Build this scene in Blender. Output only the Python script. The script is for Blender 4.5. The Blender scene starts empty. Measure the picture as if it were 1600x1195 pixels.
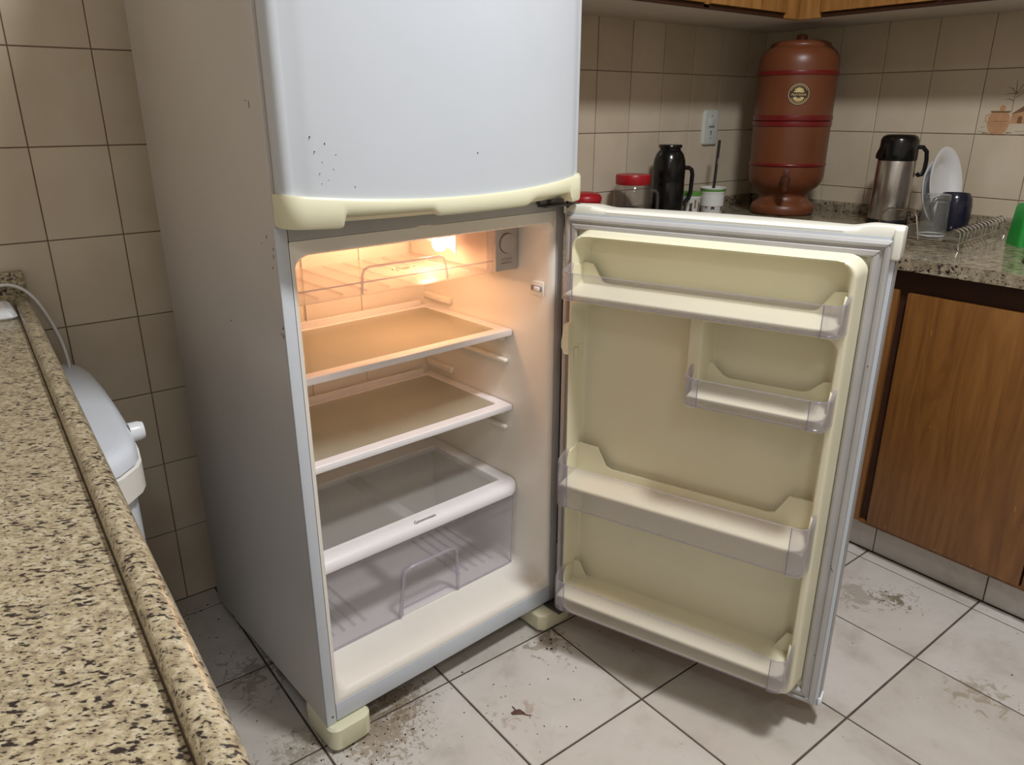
import bpy, bmesh, math, random
from mathutils import Vector, Matrix
random.seed(7)
PI = math.pi
sc = bpy.context.scene
COL = sc.collection

# ------------------------------------------------------------------ camera
cam_d = bpy.data.cameras.new('camera'); cam = bpy.data.objects.new('camera', cam_d); COL.objects.link(cam)
cam_d.sensor_width = 36; cam_d.sensor_fit = 'HORIZONTAL'; cam_d.lens = 1170.58 / 1600 * 36
cam_d.clip_start = 0.02
cam.location = (-0.4162, -1.1205, 1.1867)
cam.rotation_euler = (PI/2 - 0.3484, 0, -0.6602)
sc.camera = cam

# ------------------------------------------------------------------ light
vs = sc.view_settings
vs.view_transform = 'Standard'; vs.look = 'None'; vs.gamma = 1.0; vs.use_curve_mapping = False
vs.exposure = 0.0
try:
    sc.cycles.use_denoising = True
    sc.cycles.sample_clamp_indirect = 6
except Exception:
    pass
world = bpy.data.worlds.new('world'); sc.world = world; world.use_nodes = True
world.node_tree.nodes['Background'].inputs[0].default_value = (0.75, 0.85, 1.0, 1)
world.node_tree.nodes['Background'].inputs[1].default_value = 0.05

def area(name, loc, size, energy, color, rot=(0, 0, 0)):
    l = bpy.data.lights.new(name, 'AREA'); l.shape = 'DISK'; l.size = size; l.energy = energy; l.color = color
    o = bpy.data.objects.new(name, l); o.location = loc; o.rotation_euler = rot; COL.objects.link(o)
    return o
ceiling_light = area('ceiling_light', (0.50, -0.95, 2.50), 0.30, 38, (0.97, 0.98, 1.0))
laundry_light = area('laundry_light', (-0.70, -2.0, 2.52), 0.30, 8, (0.98, 0.98, 1.0))

# ------------------------------------------------------------------ helpers
def lin(c):
    return tuple(((x/255)/12.92 if x/255 <= 0.04045 else ((x/255+0.055)/1.055)**2.4) for x in c) + (1,)

MATS = {}
class NT:
    def __init__(s, name):
        m = bpy.data.materials.new(name); m.use_nodes = True; s.m = m; s.t = m.node_tree
        s.b = s.t.nodes['Principled BSDF']; s.out = s.t.nodes['Material Output']; MATS[name] = m
    def n(s, ty, **kw):
        nd = s.t.nodes.new(ty)
        for k, v in kw.items():
            if k.startswith('i_'):
                nd.inputs[k[2:].replace('_', ' ')].default_value = v
            else: setattr(nd, k, v)
        return nd
    def l(s, a, b): s.t.links.new(a, b)
    def coord(s, which='Object', scale=(1, 1, 1), rot=(0, 0, 0)):
        tc = s.n('ShaderNodeTexCoord'); mp = s.n('ShaderNodeMapping')
        mp.inputs['Scale'].default_value = scale; mp.inputs['Rotation'].default_value = rot
        s.l(tc.outputs[which], mp.inputs['Vector']); return mp.outputs['Vector']
    def pos(s):
        return s.n('ShaderNodeNewGeometry').outputs['Position']
    def noise(s, vec, scale, detail=3, rough=0.5, dist=0):
        nd = s.n('ShaderNodeTexNoise'); nd.inputs['Scale'].default_value = scale; nd.inputs['Detail'].default_value = detail
        nd.inputs['Roughness'].default_value = rough; nd.inputs['Distortion'].default_value = dist
        s.l(vec, nd.inputs['Vector']); return nd.outputs['Fac']
    def ramp(s, fac, stops):
        r = s.n('ShaderNodeValToRGB'); e = r.color_ramp.elements
        while len(e) < len(stops): e.new(0.5)
        for i, (p, c) in enumerate(stops):
            e[i].position = p; e[i].color = c if len(c) == 4 else lin(c)
        s.l(fac, r.inputs['Fac']); return r.outputs['Color']
    def mix(s, fac, a, b, blend='MIX'):
        mx = s.n('ShaderNodeMix', data_type='RGBA', blend_type=blend)
        for sock, v in ((mx.inputs[0], fac), (mx.inputs[6], a), (mx.inputs[7], b)):
            if isinstance(v, (int, float)): sock.default_value = v
            elif isinstance(v, tuple): sock.default_value = v if len(v) == 4 else lin(v)
            else: s.l(v, sock)
        return mx.outputs[2]
    def math(s, op, a, b=0.0):
        nd = s.n('ShaderNodeMath', operation=op)
        for i, v in enumerate((a, b)):
            if isinstance(v, (int, float)): nd.inputs[i].default_value = v
            else: s.l(v, nd.inputs[i])
        return nd.outputs[0]
    def bump(s, h, strength=0.2, dist=0.002):
        b = s.n('ShaderNodeBump'); b.inputs['Strength'].default_value = strength; b.inputs['Distance'].default_value = dist
        s.l(h, b.inputs['Height']); s.l(b.outputs['Normal'], s.b.inputs['Normal'])

def plain(name, c, rough=0.4, metal=0.0, var=0.06, nscale=14, spec=0.5, coat=0.0, bump=0.0, sub=0.0):
    m = NT(name); v = m.coord()
    f = m.noise(v, nscale, 4, 0.6)
    a = tuple(max(0, x*(1-var)) for x in lin(c)[:3]) + (1,); b = tuple(min(1, x*(1+var)) for x in lin(c)[:3]) + (1,)
    m.l(m.ramp(f, [(0.3, a), (0.7, b)]), m.b.inputs['Base Color'])
    m.b.inputs['Roughness'].default_value = rough; m.b.inputs['Metallic'].default_value = metal
    m.b.inputs['Specular IOR Level'].default_value = spec; m.b.inputs['Coat Weight'].default_value = coat
    if sub: m.b.inputs['Subsurface Weight'].default_value = sub; m.b.inputs['Subsurface Scale'].default_value = 0.01
    if bump: m.bump(m.noise(v, nscale*20, 3), bump, 0.0005)
    return m.m

def clear(name, tint, haze=0.12, haze_c=(225, 222, 232), rough=0.12, ior=1.45):
    """thin clear plastic or glass: tinted see-through, a little milky, glossy at grazing angles"""
    m = NT(name); tr = m.n('ShaderNodeBsdfTransparent'); tr.inputs[0].default_value = lin(tint)
    df = m.n('ShaderNodeBsdfDiffuse'); df.inputs[0].default_value = lin(haze_c)
    tl = m.n('ShaderNodeBsdfTranslucent'); tl.inputs[0].default_value = lin(haze_c)
    hz = m.n('ShaderNodeMixShader'); hz.inputs[0].default_value = 0.25
    m.l(df.outputs[0], hz.inputs[1]); m.l(tl.outputs[0], hz.inputs[2])
    nz = m.noise(m.coord(), 5, 3, 0.5)
    hf = m.math('ADD', m.math('MULTIPLY', nz, haze*0.24), haze*0.88)
    m1 = m.n('ShaderNodeMixShader'); m.l(hf, m1.inputs[0]); m.l(tr.outputs[0], m1.inputs[1]); m.l(hz.outputs[0], m1.inputs[2])
    gl = m.n('ShaderNodeBsdfGlossy'); gl.inputs['Roughness'].default_value = rough
    lw = m.n('ShaderNodeLayerWeight'); lw.inputs['Blend'].default_value = 0.5
    fac = m.math('ADD', m.math('MULTIPLY', m.math('POWER', lw.outputs['Facing'], 4.0), 0.55), 0.045)
    m2 = m.n('ShaderNodeMixShader'); m.l(fac, m2.inputs[0]); m.l(m1.outputs[0], m2.inputs[1]); m.l(gl.outputs[0], m2.inputs[2])
    m.l(m2.outputs[0], m.out.inputs['Surface'])
    return m.m

# ---- materials
def mk_wall_tile():
    m = NT('wall_tile'); oi = m.n('ShaderNodeObjectInfo')
    v = m.pos()
    base = m.ramp(m.noise(v, 5, 3, 0.5), [(0.3, (202, 189, 166)), (0.55, (212, 200, 179)), (0.75, (206, 190, 170))])
    tint = m.ramp(oi.outputs['Random'], [(0, (246, 244, 241)), (1, (255, 254, 252))])
    m.l(m.mix(1.0, base, tint, 'MULTIPLY'), m.b.inputs['Base Color'])
    m.b.inputs['Roughness'].default_value = 0.24
    m.bump(m.noise(v, 7, 2), 0.05, 0.003)
mk_wall_tile()
plain('wall_grout', (122, 103, 84), 0.9, var=0.25, nscale=25)
plain('wall_paint', (214, 206, 196), 0.8, var=0.03)
plain('ceiling_paint', (228, 225, 220), 0.9, var=0.02)

def mk_floor_tile():
    m = NT('floor_tile'); oi = m.n('ShaderNodeObjectInfo'); p = m.pos()
    n1 = m.noise(p, 5.5, 6, 0.62, 0.4)
    base = m.ramp(n1, [(0.30, (184, 178, 170)), (0.48, (205, 201, 195)), (0.75, (215, 212, 208))])
    tint = m.ramp(oi.outputs['Random'], [(0, (240, 236, 230)), (1, (255, 254, 252))])
    c = m.mix(1.0, base, tint, 'MULTIPLY')
    # greyish rubbed-in dirt streaks
    sm = m.ramp(m.noise(p, 16, 6, 0.72, 1.2), [(0.56, (0, 0, 0)), (0.72, (120, 120, 120))])
    c = m.mix(sm, c, (140, 128, 114))
    def stain(c, ctr, r, thr, col, amt, scale=45):
        d = m.n('ShaderNodeVectorMath', operation='DISTANCE'); m.l(p, d.inputs[0]); d.inputs[1].default_value = ctr
        fall = m.n('ShaderNodeMapRange'); fall.inputs['From Min'].default_value = r; fall.inputs['From Max'].default_value = 0.0
        m.l(d.outputs['Value'], fall.inputs['Value'])
        ns = m.noise(p, scale, 5, 0.65, 0.8)
        s = m.math('ADD', m.math('MULTIPLY', fall.outputs[0], 0.35), ns)
        f = m.n('ShaderNodeMapRange'); f.inputs['From Min'].default_value = thr; f.inputs['From Max'].default_value = thr+0.08
        f.inputs['To Max'].default_value = amt; m.l(s, f.inputs['Value'])
        g = m.math('MULTIPLY', f.outputs[0], m.math('GREATER_THAN', fall.outputs[0], 0.02))
        return m.mix(g, c, col)
    c = stain(c, (1.36, -0.44, 0), 0.13, 0.76, (112, 98, 76), 0.85, 38)
    c = stain(c, (1.30, -0.36, 0), 0.16, 0.72, (150, 142, 130), 0.6, 30)
    c = stain(c, (0.10, -0.02, 0), 0.15, 0.66, (132, 110, 78), 0.6, 75)
    c = stain(c, (0.17, 0.03, 0), 0.12, 0.68, (126, 104, 74), 0.6, 80)
    c = stain(c, (-0.05, 0.03, 0), 0.14, 0.72, (134, 118, 94), 0.55, 70)
    c = stain(c, (0.35, -0.16, 0), 0.12, 0.78, (165, 145, 125), 0.6, 30)
    c = stain(c, (0.55, -0.02, 0), 0.14, 0.74, (130, 112, 90), 0.6, 40)
    c = stain(c, (1.18, -0.72, 0), 0.16, 0.76, (150, 134, 110), 0.6, 34)
    c = stain(c, (-0.05, 0.30, 0), 0.20, 0.74, (120, 108, 90), 0.6, 30)
    m.l(c, m.b.inputs['Base Color'])
    m.b.inputs['Roughness'].default_value = 0.38
    m.bump(m.noise(p, 30, 4), 0.08, 0.003)
mk_floor_tile()
plain('floor_grout', (84, 74, 66), 0.95, var=0.35, nscale=30)

def mk_granite(name, scale, rough, rot, base=((158, 138, 100), (196, 178, 136), (212, 198, 166)), stretch=(1, 1, 1), thr=0.56):
    m = NT(name); v2 = m.coord(rot=rot)
    mp2 = m.n('ShaderNodeMapping'); mp2.inputs['Scale'].default_value = stretch; m.l(v2, mp2.inputs['Vector']); v = mp2.outputs['Vector']
    c = m.ramp(m.noise(v2, scale*0.42, 5, 0.6, 0.6), [(0.32, base[0]), (0.5, base[1]), (0.68, base[2])])
    gr = m.ramp(m.noise(v, scale*0.55, 5, 0.65, 1.0), [(0.52, (0, 0, 0)), (0.66, (200, 200, 200))])
    c = m.mix(gr, c, (128, 116, 98))
    cl = m.noise(v2, scale*0.16, 3, 0.5)
    f = m.math('ADD', m.noise(v, scale, 2, 0.5, 0.25), m.math('MULTIPLY', m.math('SUBTRACT', cl, 0.5), 0.45))
    f2 = m.math('ADD', m.noise(v, scale*1.9, 2, 0.5, 0.2), -0.035)
    f = m.math('MAXIMUM', f, f2)
    halo = m.ramp(f, [(thr-0.09, (0, 0, 0)), (thr+0.02, (150, 150, 150))])
    c = m.mix(halo, c, (104, 88, 70))
    dk = m.ramp(f, [(thr, (0, 0, 0)), (thr+0.06, (255, 255, 255))])
    c = m.mix(dk, c, (46, 38, 36))
    m.l(c, m.b.inputs['Base Color']); m.b.inputs['Roughness'].default_value = rough
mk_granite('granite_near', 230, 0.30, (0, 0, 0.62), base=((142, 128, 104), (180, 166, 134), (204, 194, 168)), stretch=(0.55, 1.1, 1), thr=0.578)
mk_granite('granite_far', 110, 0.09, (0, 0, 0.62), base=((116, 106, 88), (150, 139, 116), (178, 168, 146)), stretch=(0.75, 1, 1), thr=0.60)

def mk_wood(name, dark, mid, light, rough):
    m = NT(name); v = m.coord(scale=(9, 9, 0.8))
    n = m.noise(v, 2.2, 5, 0.55, 2.6)
    c = m.ramp(n, [(0.28, dark), (0.5, mid), (0.72, light)])
    fine = m.noise(m.coord(scale=(160, 160, 3)), 2, 3, 0.6)
    c = m.mix(m.math('MULTIPLY', fine, 0.35), c, dark)
    m.l(c, m.b.inputs['Base Color']); m.b.inputs['Roughness'].default_value = rough
    m.b.inputs['Coat Weight'].default_value = 0.15; m.b.inputs['Coat Roughness'].default_value = 0.3
mk_wood('wood_base', (104, 64, 26), (128, 84, 38), (144, 98, 48), 0.42)
mk_wood('wood_upper', (138, 94, 46), (168, 120, 64), (186, 140, 80), 0.4)
plain('wood_dark', (58, 30, 14), 0.55, var=0.2, nscale=20)

plain('fridge_white', (203, 209, 216), 0.26, var=0.02, nscale=5)
plain('fridge_side_paint', (204, 198, 192), 0.30, var=0.03, nscale=4)
plain('frame_grey', (172, 170, 168), 0.42, var=0.06, nscale=8)
plain('gasket', (174, 172, 170), 0.6, var=0.06, nscale=10)
plain('trim_cream', (234, 233, 220), 0.34, var=0.02, nscale=7)
plain('cream', (230, 227, 196), 0.36, var=0.035, nscale=7)
plain('liner_cream', (229, 224, 196), 0.33, var=0.03, nscale=5)
plain('cabin_liner', (240, 235, 225), 0.36, var=0.02, nscale=5)
plain('shelf_white', (240, 238, 240), 0.3, var=0.02)
plain('control_grey', (188, 186, 182), 0.4, var=0.03)
plain('mark_dark', (52, 46, 44), 0.6, var=0.1)
plain('mark_faint', (140, 136, 134), 0.6, var=0.1)
plain('grime', (78, 64, 48), 0.9, var=0.3, nscale=40)
plain('seam_dark', (34, 31, 30), 0.8, var=0.1)
plain('steel_hinge', (90, 88, 88), 0.4, metal=0.7)
plain('rubber', (30, 29, 29), 0.8)
plain('washer_white', (220, 226, 234), 0.22, var=0.015)
plain('washer_cream', (232, 230, 222), 0.3, var=0.02)
plain('white_cable', (214, 212, 208), 0.45, var=0.02)
plain('white_plastic', (226, 229, 232), 0.3, var=0.02)
plain('outlet_plastic', (204, 208, 200), 0.35, var=0.02)
plain('terracotta', (112, 62, 36), 0.36, var=0.10, nscale=6)
plain('terracotta_dark', (84, 44, 26), 0.5, var=0.1, nscale=8)
plain('band_red', (110, 22, 22), 0.28, var=0.06)
plain('emblem_brown', (58, 34, 22), 0.45, var=0.1)
plain('emblem_cream', (218, 196, 132), 0.45, var=0.06, nscale=60)
plain('black_gloss', (14, 14, 15), 0.2, var=0.1)
plain('black_matte', (20, 19, 20), 0.5, var=0.1)
plain('lid_red', (168, 24, 34), 0.35, var=0.05)
plain('pot_white', (226, 226, 222), 0.35, var=0.02)
plain('pot_green', (92, 150, 58), 0.4, var=0.05)
plain('pot_print', (62, 56, 54), 0.5, var=0.2)
plain('pot_print_brown', (140, 102, 60), 0.5, var=0.2)
plain('porcelain', (232, 234, 238), 0.15, var=0.01)
plain('mug_blue', (26, 26, 44), 0.18, var=0.1)
plain('green_plastic', (44, 150, 62), 0.3, var=0.05)
plain('chrome', (206, 204, 200), 0.14, metal=1.0, var=0.03)
plain('sink_steel', (150, 148, 144), 0.3, metal=1.0, var=0.05)
plain('crumb', (62, 46, 34), 0.9, var=0.3, nscale=60)
plain('leaf_brown', (92, 62, 48), 0.7, var=0.2, nscale=60)
plain('motif_clay', (188, 144, 108), 0.4, var=0.12, nscale=50)
plain('motif_dark', (124, 92, 66), 0.4, var=0.1)
plain('motif_grey', (140, 130, 116), 0.4, var=0.1)
plain('coffee', (70, 50, 40), 0.9, var=0.15, nscale=80)
def mk_steel():
    m = NT('brushed_steel'); v = m.coord(scale=(1, 1, 1)); 
    n = m.noise(m.coord(scale=(220, 220, 1)), 4, 3, 0.6)
    m.l(m.ramp(n, [(0.3, (186, 182, 178)), (0.7, (214, 211, 207))]), m.b.inputs['Base Color'])
    m.b.inputs['Metallic'].default_value = 1; m.b.inputs['Roughness'].default_value = 0.24
    m.b.inputs['Anisotropic'].default_value = 0.5
mk_steel()
clear('bin_plastic', (250, 249, 252), 0.08, (238, 236, 244), 0.14)
clear('bin_cap', (249, 248, 250), 0.13, (236, 234, 238), 0.16)
clear('bin_edge', (224, 219, 230), 0.22, (206, 201, 214), 0.2)
clear('drawer_plastic', (252, 251, 253), 0.15, (244, 241, 248), 0.14)
clear('drawer_back', (251, 251, 252), 0.55, (246, 244, 248), 0.2)
clear('drawer_edge', (240, 236, 242), 0.30, (232, 226, 234), 0.2)
clear('chill_plastic', (253, 250, 247), 0.20, (250, 240, 232), 0.2)
clear('chill_side', (250, 244, 238), 0.5, (240, 222, 208), 0.3)
clear('shelf_glass', (244, 242, 234), 0.46, (218, 212, 190), 0.10)
clear('lid_glass', (250, 250, 249), 0.24, (226, 226, 220), 0.10)
clear('jar_glass', (240, 238, 236), 0.07, (200, 196, 192), 0.05, 1.5)
clear('tumbler_glass', (250, 251, 250), 0.04, (230, 230, 230), 0.03, 1.5)
clear('sponge_film', (220, 226, 222), 0.25, (190, 200, 196), 0.2)
def mk_bulb():
    m = NT('bulb_glow'); m.b.inputs['Emission Color'].default_value = (1.0, 0.62, 0.28, 1); m.b.inputs['Emission Strength'].default_value = 9
    m.b.inputs['Base Color'].default_value = (1, 0.9, 0.7, 1)
mk_bulb()

# ---- mesh collector
class MB:
    def __init__(s): s.bm = bmesh.new()
    def box(s, x0, x1, y0, y1, z0, z1, bev=0.0, seg=2):
        t = bmesh.new(); bmesh.ops.create_cube(t, size=1)
        for v in t.verts:
            v.co = Vector((x0+(v.co.x+.5)*(x1-x0), y0+(v.co.y+.5)*(y1-y0), z0+(v.co.z+.5)*(z1-z0)))
        if bev: bmesh.ops.bevel(t, geom=list(t.edges), offset=bev, segments=seg, affect='EDGES', profile=0.5)
        s._add(t); return s
    def _add(s, t, mat=None):
        me = bpy.data.meshes.new('tmp'); t.to_mesh(me); t.free()
        if mat is not None: me.transform(mat)
        s.bm.from_mesh(me); bpy.data.meshes.remove(me)
    def obox(s, c, ax, size, bev=0.0, seg=2):
        """box centred at c with local axes given as a rotation matrix"""
        t = bmesh.new(); bmesh.ops.create_cube(t, size=1)
        for v in t.verts: v.co = Vector((v.co.x*size[0], v.co.y*size[1], v.co.z*size[2]))
        if bev: bmesh.ops.bevel(t, geom=list(t.edges), offset=bev, segments=seg, affect='EDGES', profile=0.5)
        s._add(t, Matrix.Translation(c) @ ax.to_4x4()); return s
    def raw(s, verts, faces):
        vs_ = [s.bm.verts.new(v) for v in verts]
        for f in faces:
            try: s.bm.faces.new([vs_[i] for i in f])
            except ValueError: pass
        return s
    def rings(s, rings, closed=True, cap0=False, cap1=False, loop=False):
        """loft through rings of equal length"""
        R = [[s.bm.verts.new(p) for p in r] for r in rings]; n = len(R[0])
        pairs = list(zip(R[:-1], R[1:])) + ([(R[-1], R[0])] if loop else [])
        for a, b in pairs:
            for i in range(n if closed else n-1):
                j = (i+1) % n
                try: s.bm.faces.new((a[i], a[j], b[j], b[i]))
                except ValueError: pass
        if cap0: s.bm.faces.new(list(reversed(R[0])))
        if cap1: s.bm.faces.new(R[-1])
        return s
    def lathe(s, prof, c=(0, 0, 0), n=40, cap0=False, cap1=False):
        return s.rings([[(c[0]+r*math.cos(2*PI*i/n), c[1]+r*math.sin(2*PI*i/n), c[2]+z) for i in range(n)] for r, z in prof], True, cap0, cap1)
    def tube(s, pts, r, n=8, caps=True, closed=False):
        pts = [Vector(p) for p in pts]; rings = []; up = None; m = len(pts)
        for i, p in enumerate(pts):
            if closed: d = (pts[(i+1) % m]-pts[i-1])
            else: d = (pts[min(i+1, m-1)]-pts[max(i-1, 0)])
            d.normalize()
            if up is None: up = d.orthogonal().normalized()
            else:
                up = up-d*up.dot(d); up = up.normalized() if up.length > 1e-6 else d.orthogonal().normalized()
            q = d.cross(up)
            rr_ = r[i] if isinstance(r, (list, tuple)) else r
            rings.append([p+rr_*(math.cos(2*PI*k/n)*up+math.sin(2*PI*k/n)*q) for k in range(n)])
        return s.rings(rings, True, caps and not closed, caps and not closed, loop=closed)
    def prism(s, poly, z0, z1, f=None):
        """extrude a 2-d outline from z0 to z1; f maps (a,b,h) to 3-d"""
        f = f or (lambda a, b, h: (a, b, h))
        return s.rings([[f(a, b, z0) for a, b in poly], [f(a, b, z1) for a, b in poly]], True, True, True)
    def grid(s, fn, nu, nv):
        V = [[s.bm.verts.new(fn(i/nu, j/nv)) for j in range(nv+1)] for i in range(nu+1)]
        for i in range(nu):
            for j in range(nv): s.bm.faces.new((V[i][j], V[i+1][j], V[i+1][j+1], V[i][j+1]))
        return s
    def xf(s, mat): bmesh.ops.transform(s.bm, matrix=mat, verts=s.bm.verts); return s
    def move(s, v): bmesh.ops.translate(s.bm, vec=Vector(v), verts=s.bm.verts); return s
    def mesh(s, name, mat, smooth=35):
        bmesh.ops.recalc_face_normals(s.bm, faces=s.bm.faces)
        me = bpy.data.meshes.new(name); s.bm.to_mesh(me); s.bm.free()
        if mat: me.materials.append(MATS[mat])
        if smooth:
            me.polygons.foreach_set('use_smooth', [True]*len(me.polygons))
            me.set_sharp_from_angle(angle=math.radians(smooth))
        return me
    def build(s, name, mat, parent=None, smooth=35, label=None):
        o = bpy.data.objects.new(name, s.mesh(name, mat, smooth)); COL.objects.link(o)
        if parent is not None: o.parent = parent
        if label: o['label'] = label
        return o

def tag(o, label=None, cat=None, group=None, kind=None):
    if label: o['label'] = label
    if cat: o['category'] = cat
    if group: o['group'] = group
    if kind: o['kind'] = kind
    return o
def thing(name, label, cat, loc=(0, 0, 0), rz=0.0, group=None):
    o = bpy.data.objects.new(name, None); COL.objects.link(o); o.location = loc; o.rotation_euler = (0, 0, rz)
    o.empty_display_size = 0.05
    return tag(o, label, cat, group)
def rr(x0, x1, y0, y1, r, n=6):
    """rounded rectangle, counter-clockwise, 4*(n+1) points"""
    out = []
    for cx, cy, a0 in ((x1-r, y1-r, 0), (x0+r, y1-r, PI/2), (x0+r, y0+r, PI), (x1-r, y0+r, 1.5*PI)):
        for i in range(n+1):
            a = a0+i/n*PI/2; out.append((cx+r*math.cos(a), cy+r*math.sin(a)))
    return out
def smooth01(x): x = max(0, min(1, x)); return x*x*(3-2*x)
def sd_rr(x, y, x0, x1, y0, y1, r):
    cx, cy = (x0+x1)/2, (y0+y1)/2; qx = abs(x-cx)-(x1-x0)/2+r; qy = abs(y-cy)-(y1-y0)/2+r
    return math.hypot(max(qx, 0), max(qy, 0))+min(max(qx, qy), 0)-r
def text_mesh(body, size, mat, name, align='CENTER', extrude=0.0):
    cu = bpy.data.curves.new(name, 'FONT'); cu.body = body; cu.size = size; cu.align_x = align; cu.align_y = 'CENTER'; cu.extrude = extrude
    ob = bpy.data.objects.new(name, cu); COL.objects.link(ob)
    bpy.context.view_layer.update()
    me = bpy.data.meshes.new_from_object(ob.evaluated_get(bpy.context.evaluated_depsgraph_get()))
    bpy.data.objects.remove(ob); bpy.data.curves.remove(cu)
    me.name = name; me.materials.clear(); me.materials.append(MATS[mat]); return me
def place_mesh(me, name, mat4, parent):
    me.transform(mat4); o = bpy.data.objects.new(name, me); COL.objects.link(o); o.parent = parent; return o
def basis(x, y, o):
    x = Vector(x).normalized(); y = Vector(y).normalized(); z = x.cross(y)
    return Matrix(((x.x, y.x, z.x, o[0]), (x.y, y.y, z.y, o[1]), (x.z, y.z, z.z, o[2]), (0, 0, 0, 1)))

# ================================================================== ROOM
YW, XR = 0.6896, 2.1726
XL, YF, ZC = -1.05, -3.0, 2.62
def struct(name, mb, mat, parent=None, smooth=None):
    o = mb.build(name, mat, parent, smooth)
    if parent is None: o['kind'] = 'structure'
    return o
floor = struct('floor', MB().box(XL-.1, XR+.1, YF-.1, YW+.1, -0.08, -0.0022), 'floor_grout')
wall_back = struct('wall_back', MB().box(XL-.1, XR+.1, YW+0.0015, YW+0.1, -0.08, ZC), 'wall_grout')
wall_right = struct('wall_right', MB().box(XR+0.0015, XR+0.1, YF, YW+.1, -0.08, ZC), 'wall_grout')
wall_left = struct('wall_left', MB().box(XL-.1, XL, YF, YW, -0.08, ZC), 'wall_paint')
wall_front = struct('wall_front', MB().box(XL-.1, XR+.1, YF-.1, YF, -0.08, ZC), 'wall_paint')
ceiling = struct('ceiling', MB().box(XL-.1, XR+.1, YF-.1, YW+.1, ZC, ZC+.08), 'ceiling_paint')

tile_cache = {}
def tile_mesh(w, h, th, mat, ch=0.0012):
    k = (round(w, 4), round(h, 4), round(th, 4), mat)
    if k not in tile_cache:
        a, b = w/2, h/2
        v = [(-a, -b, 0), (a, -b, 0), (a, b, 0), (-a, b, 0), (-a, -b, th-ch), (a, -b, th-ch), (a, b, th-ch), (-a, b, th-ch),
             (-a+ch, -b+ch, th), (a-ch, -b+ch, th), (a-ch, b-ch, th), (-a+ch, b-ch, th)]
        f = [(0, 1, 5, 4), (1, 2, 6, 5), (2, 3, 7, 6), (3, 0, 4, 7), (4, 5, 9, 8), (5, 6, 10, 9), (6, 7, 11, 10), (7, 4, 8, 11), (8, 9, 10, 11)]
        tile_cache[k] = MB().raw(v, f).mesh('tile', mat, None)
    return tile_cache[k]
def tile(me, parent, loc, rot):
    o = bpy.data.objects.new('tile', me); COL.objects.link(o); o.parent = parent; o.location = loc; o.rotation_euler = rot; return o
def spans(lines, gap):
    return [((a+b)/2, b-a-gap) for a, b in zip(lines[:-1], lines[1:]) if b-a > 0.012]
# floor tiles
S, OX, OY = 0.2978, 0.5885, -0.2805
fx_lines = [XL]+[OX+i*S for i in range(-5, 4)]+[1.531]
fy_lines = [YF]+[OY+j*S for j in range(-9, 4)]+[YW]
for cx, w in spans(fx_lines, 0.0046):
    for cy, h in spans(fy_lines, 0.0046):
        if cx < -0.4 and cy > -1.0: continue          # under the granite counter and washing machine
        jz = random.uniform(-0.0002, 0.0002)
        tile(tile_mesh(w, h, 0.006, 'floor_tile'), floor, (cx, cy, -0.006+jz), (0, 0, 0))
# wall tiles
TZ, TH = 1.3021, 0.184
z_lines = [0.0]+[TZ+k*TH for k in range(-6, 7)]+[ZC]
lx_lines = [XL]+[-0.2208+i*0.1433 for i in range(-5, 6)]+[1.3205-5*0.1507]
for cx, w in spans(lx_lines, 0.0019):
    for cz, h in spans(z_lines, 0.0019):
        tile(tile_mesh(w, h, 0.006, 'wall_tile'), wall_back, (cx, YW+0.004+random.uniform(-.0004, .0004), cz), (PI/2, 0, 0))
rx_lines = [1.3205+i*0.1507 for i in range(-5, 6)]+[XR]
rz_lines = [0.86]+[TZ+k*TH for k in (-2, -1, 0, 1)]
for cx, w in spans(rx_lines, 0.0034):
    for cz, h in spans(rz_lines, 0.002):
        tile(tile_mesh(w, h, 0.006, 'wall_tile'), wall_back, (cx, YW+0.004+random.uniform(-.0004, .0004), cz), (PI/2, 0, 0))
ry_lines = [YF]+[-0.0858+i*0.1587 for i in range(-18, 5)]+[YW]
for cy, w in spans(ry_lines, 0.002):
    if cy < -1.9: continue
    for cz, h in spans(rz_lines, 0.002):
        tile(tile_mesh(w, h, 0.006, 'wall_tile'), wall_right, (XR+0.004+random.uniform(-.0004, .0004), cy, cz), (PI/2, 0, -PI/2))

# ================================================================== FRIDGE
A = 0.0667
RF = Matrix.Rotation(A, 4, 'Z')
def fw(p): return tuple(RF @ Vector(p))
W, D = 0.62, 0.5457
fridge = thing('refrigerator', 'tall white two-door refrigerator standing open beside tiled wall', 'refrigerator', (0, 0, 0), A)
H1 = 1.68
# cabinet shell: outer side panels, back, base and the closed freezer section
c = MB()
c.box(0, 0.018, 0.0, D, 0.06, H1, 0.003); c.box(W-0.018, W, 0.0, D, 0.06, H1, 0.003)
c.box(0.017, W-0.017, D-0.05, D-0.002, 0.062, H1-.002); c.box(0.017, W-0.017, 0.012, D-0.03, 0.064, 0.1)
c.box(0.017, W-0.017, 0.004, D-0.03, 1.03, H1-.001)
cab = c.build('cabinet', 'fridge_side_paint', fridge)
MB().box(0.0205, 0.5995, -0.002, 0.02, 0.063, 0.103, 0.0015).build('bottom_rail', 'fridge_white', fridge)
MB().box(0.0205, 0.5995, -0.002, 0.03, 0.997, 1.045, 0.0015).build('top_rail', 'frame_grey', fridge)
MB().box(-0.0006, 0.0195, -0.0015, 0.004, 0.0605, 1.02, 0.001).build('front_stile', 'fridge_white', fridge)
MB().box(0.6005, 0.6206, -0.0015, 0.004, 0.0605, 1.02, 0.001).build('front_stile', 'frame_grey', fridge)
MB().box(0.006, 0.614, -0.012, 0.004, 1.03, H1-.01, 0.001).build('freezer_gasket', 'gasket', fridge)
MB().lathe([(0.0, 0.0), (0.0022, 0.0)], n=10).xf(Matrix.Translation((0.012, -0.0021, 0.078)) @ Matrix.Rotation(PI/2, 4, 'X')).build('screw_hole', 'seam_dark', fridge)
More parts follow.
